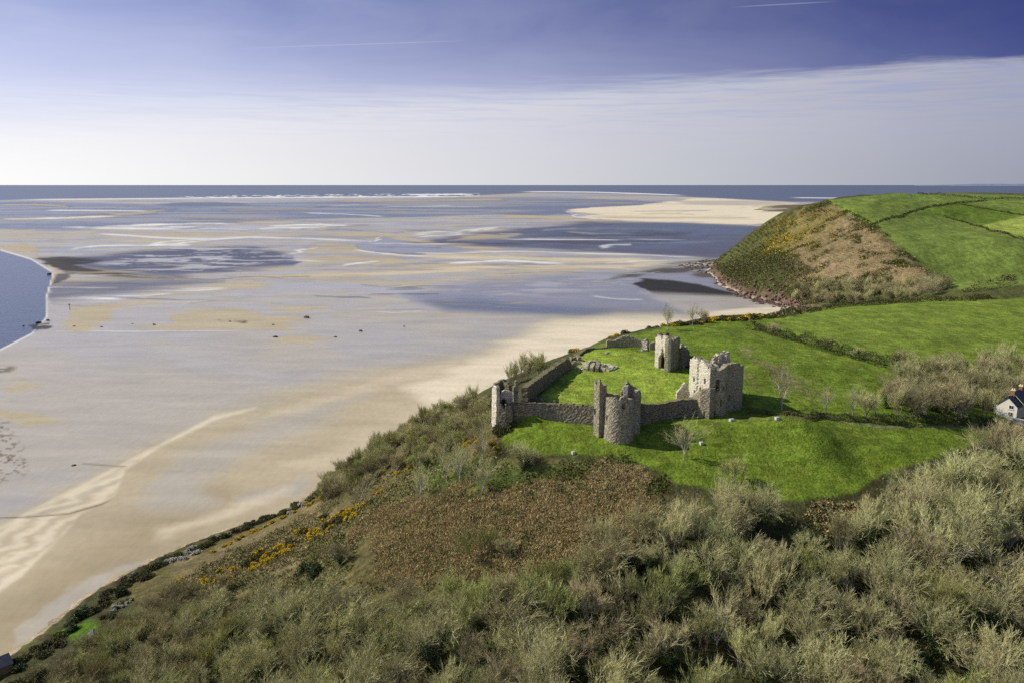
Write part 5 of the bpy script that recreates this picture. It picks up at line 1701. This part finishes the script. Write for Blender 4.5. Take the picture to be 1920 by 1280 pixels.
# headland scrub: too many to count
rs = np.random.RandomState(99)
cen = []
hp = np.array([(1340, 492), (1440, 420), (1550, 378), (1600, 400), (1650, 428), (1700, 475), (1745, 512), (1790, 545), (1700, 562), (1500, 574), (1400, 548), (1345, 520)], float)
xs = rs.uniform(200, 640, 90000)
ys = rs.uniform(640, 1130, 90000)
ii = np.clip(np.searchsorted(GX, xs) - 1, 0, nx - 2)
jj = np.clip(np.searchsorted(GY, ys) - 1, 0, ny - 2)
zs = ZZ[jj, ii]
hx_, hy_ = proj(xs, ys, zs)
bare = polydist(hx_, hy_, [(1545, 425), (1590, 405), (1690, 475), (1740, 515), (1700, 530), (1560, 530), (1500, 535), (1530, 480)])
woody = sstep(polydist(hx_, hy_, [(1345, 500), (1430, 480), (1500, 490), (1530, 530), (1640, 515), (1740, 515), (1790, 545), (1700, 565), (1500, 578), (1400, 550), (1345, 522)]), 12, -12)
dn = vnoise(xs / 14, ys / 14, 88, 4)
ok = (polydist(hx_, hy_, hp) < 0) & (zs > 5) & (dn + 0.30 * woody - 0.17 * sstep(bare, 10, -10) + 0.10 * (vnoise(xs / 3.5, ys / 3.5, 91, 2) > 0.66) + 0.16 * sstep(hx_, 1500, 1420) > 0.47)
xs, ys, zs, dn, woody, hx_, hy_ = xs[ok], ys[ok], zs[ok], dn[ok], woody[ok], hx_[ok], hy_[ok]
n_ = len(xs)
per = 9
hgt = (0.9 + 1.6 * dn + 4.5 * woody * rs.rand(n_))
cen = np.stack([np.repeat(xs, per), np.repeat(ys, per), np.repeat(zs, per)], 1) + rs.normal(size=(n_ * per, 3)) * np.array([1.0, 1.0, 0.25])
cen[:, 2] += np.repeat(hgt, per) * rs.rand(n_ * per)
v_, f_ = blades(cen, 0.85, rs, 0.6)
gor = sstep(polydist(hx_, hy_, [(1420, 440), (1540, 385), (1580, 400), (1560, 440), (1500, 480), (1430, 480)]), 15, -15) * (vnoise(xs / 20, ys / 20, 90, 3) > 0.5)
mi = np.where(np.repeat(woody, per) * rs.rand(n_ * per) > 0.35, np.where(rs.rand(n_ * per) < 0.55, 1, 0), np.where(rs.rand(n_ * per) < 0.05 + 0.38 * np.repeat(gor, per), 2, 0))
tag(link_mesh('headland_scrub', v_, f_, [MATS['scrub_leaf'], MATS['bramble'], MATS['gorse_flower']], matidx=mi), 'brown and green scrub with yellow gorse covering the headland slope', 'scrub', kind='stuff')
# ivy-green and bare trees at the foot of the headland
hl = []
for _ in range(3000):
    if len(hl) >= 44:
        break
    px, py = rnd.uniform(1480, 1795), rnd.uniform(538, 572)
    p = G(px, py)
    if p[1] < 560 or p[2] < 4 or py < 575 - (px - 1480) * 0.10 - 30 or any((p[0] - a_) ** 2 + (p[1] - b_) ** 2 < 40 for a_, b_ in hl):
        continue
    hl.append((p[0], p[1]))
    plant_tree(rnd.choice(['broom_a', 'broom_b', 'broad_a', 'broad_c']), p[0], p[1], 'far bare tree in the belt at the foot of the headland', 'trees at the foot of the headland', sc=rnd.uniform(0.9, 1.35), rz=rnd.uniform(0, 6.28))

# ---- bracken, dead grass and undergrowth: ground cover as stuff
def cover(name, poly, n_, mats, size, hgt, label, seed, share=0.3, clump=None, per=7, spreadr=0.35, cond=None, aspect=0.34, up=0.8):
    rs = np.random.RandomState(seed)
    gp = np.array(gpoly(poly))
    x0, y0 = gp.min(0)
    x1, y1 = gp.max(0)
    xs, ys = rs.uniform(x0, x1, n_), rs.uniform(y0, y1, n_)
    wv = (vnoise(xs / 7, ys / 7, seed + 3, 4) - 0.5)
    ok = polydist(xs, ys, gp) + wv * 13 < 0
    if clump:
        ok &= vnoise(xs / clump, ys / clump, seed, 3) > 0.46
    if cond is not None:
        ok &= cond(xs, ys)
    xs, ys = xs[ok], ys[ok]
    ii = np.clip(np.searchsorted(GX, xs) - 1, 0, nx - 2)
    jj = np.clip(np.searchsorted(GY, ys) - 1, 0, ny - 2)
    zs = ZZ[jj, ii]
    m_ = len(xs)
    hh = hgt * (0.5 + vnoise(xs / 2.2, ys / 2.2, seed + 9, 3))
    cen = np.stack([np.repeat(xs, per), np.repeat(ys, per), np.repeat(zs, per)], 1) + rs.normal(size=(m_ * per, 3)) * np.array([spreadr, spreadr, 0.05])
    cen[:, 2] += np.repeat(hh, per) * rs.rand(m_ * per) - 0.05
    v_, f_ = blades(cen, size, rs, up, aspect)
    mi = (np.repeat(rs.rand(m_), per) < share).astype(int)
    return tag(link_mesh(name, v_, f_, [MATS[q_] for q_ in mats], matidx=mi), label, name.replace('_', ' '), kind='stuff')


cover('bracken', [(660, 985), (760, 935), (900, 915), (1000, 905), (1080, 885), (1160, 873), (1245, 915), (1215, 975), (1150, 1035), (1000, 1085), (850, 1100), (720, 1090)], 36000, ['bracken_frond', 'dry_grass'], 0.46, 0.8, 'rust-brown dead bracken covering the slope below the castle', 201, share=0.36, per=9, aspect=0.13, up=1.6,
      cond=lambda x, y: linedist(*proj(x, y, np.array([hz_at(a_, b_) for a_, b_ in zip(x, y)])), [(1010, 915), (995, 950), (985, 990), (980, 1030)]) > 5)
cover('dead_grass', [(560, 1010), (700, 930), (800, 870), (900, 850), (1000, 855), (1000, 900), (800, 930), (700, 990), (640, 1080), (560, 1080)], 7000, ['dry_grass', 'green_tuft'], 0.45, 0.35, 'straw-coloured dead grass and green tufts on the slope', 202, share=0.5)
cover('dead_grass', [(340, 1085), (420, 1045), (580, 960), (650, 965), (560, 1050), (420, 1110)], 5000, ['dry_grass', 'green_tuft'], 0.40, 0.3, 'pale dead grass on the open slope above the beach', 203, share=0.25)
cover('undergrowth', [(150, 1240), (330, 1120), (500, 1090), (700, 1080), (850, 1085), (1000, 1075), (1140, 1030), (1230, 940), (1330, 920), (1500, 960), (1620, 925), (1800, 860), (1960, 810), (1990, 1300), (1000, 1400), (200, 1330)], 26000, ['bramble', 'ivy_leaf'], 0.42, 0.8, 'brambles, ivy and dead leaves covering the floor of the wood', 204, share=0.35, clump=5, spreadr=0.5)
cover('bracken', [(690, 990), (900, 905), (1080, 870), (1160, 855), (1250, 905), (1150, 1035), (1000, 1085), (760, 1090)], 9000, ['green_tuft', 'scrub_leaf'], 0.40, 0.5, 'green tufts and brambles growing through the dead bracken', 206, share=0.4, clump=6)
cover('seaward_scrub', [(560, 955), (650, 930), (740, 900), (830, 860), (905, 815), (925, 770), (890, 760), (820, 790), (700, 850), (610, 895)], 9000, ['bramble', 'scrub_leaf'], 0.42, 0.8, 'brambles and dead stems between the shrubs of the seaward ridge', 207, share=0.35)
cover('leaf_litter', [(1495, 1020), (1540, 950), (1620, 950), (1600, 1020), (1540, 1050)], 1500, ['bracken_frond', 'bramble'], 0.45, 0.6, 'patch of russet bracken at the wood edge', 205, share=0.2)
cover('dead_grass', [(300, 1110), (420, 1040), (560, 965), (700, 900), (840, 840), (900, 860), (800, 900), (700, 980), (620, 1080), (480, 1110)], 9000, ['dry_grass', 'scrub_leaf'], 0.36, 0.4, 'dead grass and low scrub filling the left slope', 209, share=0.45, clump=4)
cover('headland_grass', [(1470, 430), (1560, 385), (1600, 405), (1690, 475), (1742, 515), (1700, 532), (1560, 530), (1490, 540)], 26000, ['dry_grass', 'bracken_frond'], 0.7, 0.5, 'straw and rust coloured dead grass on the open headland slope', 208, share=0.4, per=4, spreadr=0.6)
# ------------------------------------------------------------------ buildings and small things
simple('limewash', (0.74, 0.71, 0.60), 0.85, 0.06, 1.0)
simple('slate', (0.060, 0.064, 0.090), 0.55, 0.25, 2.5, spec=0.4)
simple('ridge_trim', (0.70, 0.62, 0.40), 0.8, 0.1, 2.0)
simple('brick', (0.30, 0.15, 0.08), 0.9, 0.2, 3.0)
simple('glass_dark', (0.03, 0.035, 0.05), 0.15, 0.1, 2.0, spec=0.5)
simple('frame_white', (0.72, 0.71, 0.68), 0.6, 0.05, 2.0)
simple('weathered_wood', (0.30, 0.20, 0.10), 0.85, 0.3, 2.0)
simple('wet_rock', (0.075, 0.068, 0.060), 0.8, 0.4, 1.0, bump=0.1)
simple('shore_rock', (0.15, 0.130, 0.115), 0.9, 0.4, 0.3)
simple('red_rock', (0.155, 0.098, 0.076), 0.9, 0.35, 0.3)


def boxm(x0, x1, y0, y1, z0, z1, ch=0.02):
    v_, f_ = box((x0 + x1) / 2, (y0 + y1) / 2, z0, z1, (x1 - x0) / 2, (y1 - y0) / 2, ch)
    return v_, f_


def part(name, pieces, mat, parent):
    v_, f_ = cat_mesh(pieces)
    return link_mesh(name, v_, f_, MATS[mat], parent)


def prism(x0, x1, y0, y1, z0, ze, zr):
    """gabled walls: ridge along y"""
    xm = (x0 + x1) / 2
    v_ = np.array([(x0, y0, z0), (x1, y0, z0), (x1, y0, ze), (xm, y0, zr), (x0, y0, ze), (x0, y1, z0), (x1, y1, z0), (x1, y1, ze), (xm, y1, zr), (x0, y1, ze)], float)
    return v_, [np.array([(0, 1, 2, 4), (6, 5, 9, 7), (1, 6, 7, 2), (5, 0, 4, 9)]), np.array([(2, 3, 4), (7, 9, 8)])]


def roofslab(x0, x1, y0, y1, ze, zr, th=0.14, over=0.25):
    xm = (x0 + x1) / 2
    sl = (zr - ze) / (xm - x0)
    xa, xb = x0 - over, x1 + over
    za = ze - over * sl
    v_ = []
    for y_ in (y0 - over * 0.7, y1 + over * 0.7):
        v_ += [(xa, y_, za), (xm, y_, zr), (xb, y_, za), (xb, y_, za + th), (xm, y_, zr + th * 1.2), (xa, y_, za + th)]
    f_ = [(0, 1, 4, 5), (1, 2, 3, 4), (11, 10, 7, 6), (10, 9, 8, 7), (5, 4, 10, 11), (4, 3, 9, 10), (1, 0, 6, 7), (2, 1, 7, 8), (0, 5, 11, 6), (3, 2, 8, 9)]
    return np.array(v_, float), np.array(f_)


hp_ = G(1886, 783)
house = empty('white_house', (hp_[0], hp_[1], hp_[2] - 0.3), 'white gabled house with dark slate roof at the right edge, half hidden by trees', 'house', rz=math.radians(-48))
L_ = 15.0
pv, pf = prism(-2.4, 2.4, 0.0, L_, -0.5, 3.7, 6.0)
link_mesh('wall', pv, pf, MATS['limewash'], house)
rv, rf = roofslab(-2.4, 2.4, 0.0, 3.6, 3.72, 6.02)
rv2, rf2 = roofslab(-2.7, 2.7, 3.9, L_, 3.9, 6.5)
roof = link_mesh('roof', *cat_mesh([(rv, rf), (rv2, rf2)]), MATS['slate'], house)
part('verge', [roofslab(-2.75, 2.75, 3.62, 3.86, 4.0, 6.62, 0.12, 0.1)], 'ridge_trim', house)
for y_ in (3.7, 10.5):
    ch = part('chimney', [boxm(-0.45, 0.45, y_ - 0.35, y_ + 0.35, 5.6, 7.4)], 'brick', roof)
    # cap and pots stand on the stack
    part('chimney_cap', [boxm(-0.55, 0.55, y_ - 0.45, y_ + 0.45, 7.4, 7.62)] + [boxm(q_ - 0.12, q_ + 0.12, y_ - 0.12, y_ + 0.12, 7.62, 8.0) for q_ in (-0.25, 0.25)], 'ridge_trim', house)
for x_, z0_, z1_ in ((0.95, 3.0, 4.1), (0.95, 0.9, 2.2)):
    w_ = part('window', [boxm(x_ - 0.6, x_ + 0.6, -0.05, -0.003, z0_, z1_)], 'frame_white', house)
    part('pane', [boxm(x_ - 0.5, x_ - 0.04, -0.075, -0.052, z0_ + 0.1, z1_ - 0.1, 0.004), boxm(x_ + 0.04, x_ + 0.5, -0.075, -0.052, z0_ + 0.1, z1_ - 0.1, 0.004)], 'glass_dark', w_)
    part('sill', [boxm(x_ - 0.7, x_ + 0.7, -0.18, -0.003, z0_ - 0.12, z0_ - 0.004)], 'frame_white', w_)
part('lean_to', [boxm(-3.3, -2.402, 0.4, 4.0, -0.5, 3.1)], 'limewash', house)
pr = part('porch', [boxm(2.2, 4.4, -1.8, -0.2, -0.8, 0.75)], 'limewash', house)
part('porch_roof', [boxm(2.0, 4.6, -2.0, -0.1, 0.755, 0.9)], 'block_slab', pr)

sp_ = G(176, 1203)
hut = empty('garden_hut', (sp_[0], sp_[1], sp_[2] - 0.1), 'small hut with dark slate roof beside the little lawn at the lower left', 'hut', rz=math.radians(25), sc=0.8)
pv, pf = prism(-1.5, 1.5, -2.1, 2.1, -0.4, 2.0, 3.0)
link_mesh('wall', pv, pf, MATS['weathered_wood'], hut)
link_mesh('roof', *roofslab(-1.5, 1.5, -2.1, 2.1, 2.02, 3.05), MATS['slate'], hut)
part('door', [boxm(-0.5, 0.5, -2.16, -2.103, -0.1, 1.8)], 'brick', hut)
bp_ = G(-14, 1266)
shed = empty('shore_building', (bp_[0], bp_[1], bp_[2] - 0.1), 'dark-roofed building cut off by the bottom left corner', 'building', rz=math.radians(-40))
pv, pf = prism(-2.2, 2.2, -3.5, 3.5, -1.5, 2.4, 3.8)
link_mesh('wall', pv, pf, MATS['weathered_wood'], shed)
link_mesh('roof', *roofslab(-2.2, 2.2, -3.5, 3.5, 2.42, 3.85), MATS['slate'], shed)
part('fascia', [boxm(-2.5, 2.5, -3.80, -3.72, 2.0, 2.2)], 'frame_white', shed)

# marker post and rocks on the flats
p = P(131, 581, 0)
post = empty('marker_post', (p[0], p[1], 0), 'thin dark marker post standing on the sand by the river mouth', 'post')
v_, f_ = tubes([(0, 0, -0.5, 0.1, 0, 4.6, 0.28, 0.18)], 6)
link_mesh('shaft', v_, f_, MATS['wet_rock'], post)
v_, f_ = boxm(-0.55, 0.55, -0.25, 0.25, 4.4, 5.4)
link_mesh('topmark', v_, f_, MATS['wet_rock'], post)
for i, (px, py, r_) in enumerate(((575, 596, 2.0), (289, 609, 1.4), (512, 609, 1.0), (517, 632, 1.6), (629, 632, 1.2), (676, 621, 1.4), (248, 607, 0.8), (431, 603, 1.0), (139, 612, 0.9), (190, 613, 0.9), (90, 601, 1.6), (72, 606, 1.8), (44, 611, 1.0), (138, 872, 0.8), (758, 612, 0.9), (92, 515, 2.2))):
    p = P(px, py, 0)
    o = boulder('rock', (p[0], p[1], -0.2), (r_ * 1.4, r_, r_ * 0.7), MATS['wet_rock'], 300 + i, sub=1)
    where = {575: 'biggest dark rock in a pool right of the tan sandbank', 289: 'dark rock on the left end of the tan sandbank', 512: 'dark rock at the right end of the tan sandbank', 517: 'dark rock in a small pool below the tan sandbank', 629: 'dark rock right of the small lower sandbar',
             676: 'dark rock furthest right but one on the flats', 248: 'small dark rock left of the tan sandbank', 431: 'dark rock in the weedy patch of the tan sandbank', 139: 'small dark rock just right of the river edge', 190: 'small dark rock by the runnel near the river', 90: 'upper dark rock of the cluster at the river edge',
             72: 'largest dark rock of the cluster at the river edge', 44: 'dark rock in the river shallows', 138: 'small dark rock on the near flats beside the ripple bar', 758: 'small dark rock at the far right of the pools', 92: 'dark rock at the tip of the river bend'}[px]
    tag(o, where, 'rock', 'rocks on the tidal flats')
# rocky shore of the headland: uncounted
rs = np.random.RandomState(321)
parts_, mi = [], []
for _ in range(800):
    if rs.rand() < 0.55:
        px, py = rs.uniform(1250, 1350), rs.uniform(488, 520)
        if py > 492 + (px - 1250) * 0.30 or py < 500 - (px - 1250) * 0.16:
            continue
        red = 0
    else:
        t_ = rs.rand()
        px = np.interp(t_, [0, 0.3, 0.6, 1], [1345, 1390, 1440, 1505]) + rs.normal() * 6
        py = np.interp(t_, [0, 0.3, 0.6, 1], [523, 552, 567, 580]) + rs.normal() * 3
        red = 1
    p = P(px, py, 0)
    z_ = max(hz_at(p[0], p[1]), 0)
    s_ = rs.uniform(0.5, 1.9)
    d = np.array([(-1, -1, 0), (1, -1, 0), (1, 1, 0), (-1, 1, 0), (-.6, -.5, 1), (.5, -.6, 1), (.6, .5, 0.8), (-.5, .6, 0.9)], float) * (1 + 0.5 * (rs.rand(8, 3) - 0.5)) * np.array([s_ * 1.5, s_, s_ * 0.8])
    parts_.append((d + np.array([p[0], p[1], z_ - 0.15]), np.array([(4, 5, 6, 7), (0, 1, 5, 4), (1, 2, 6, 5), (2, 3, 7, 6), (3, 0, 4, 7)])))
    mi += [red] * 5
v_, f_ = cat_mesh(parts_)
tag(link_mesh('shore_rocks', v_, f_, [MATS['shore_rock'], MATS['red_rock']], matidx=mi), 'grey and red rocks strewn along the foot of the headland', 'rocks', kind='stuff')
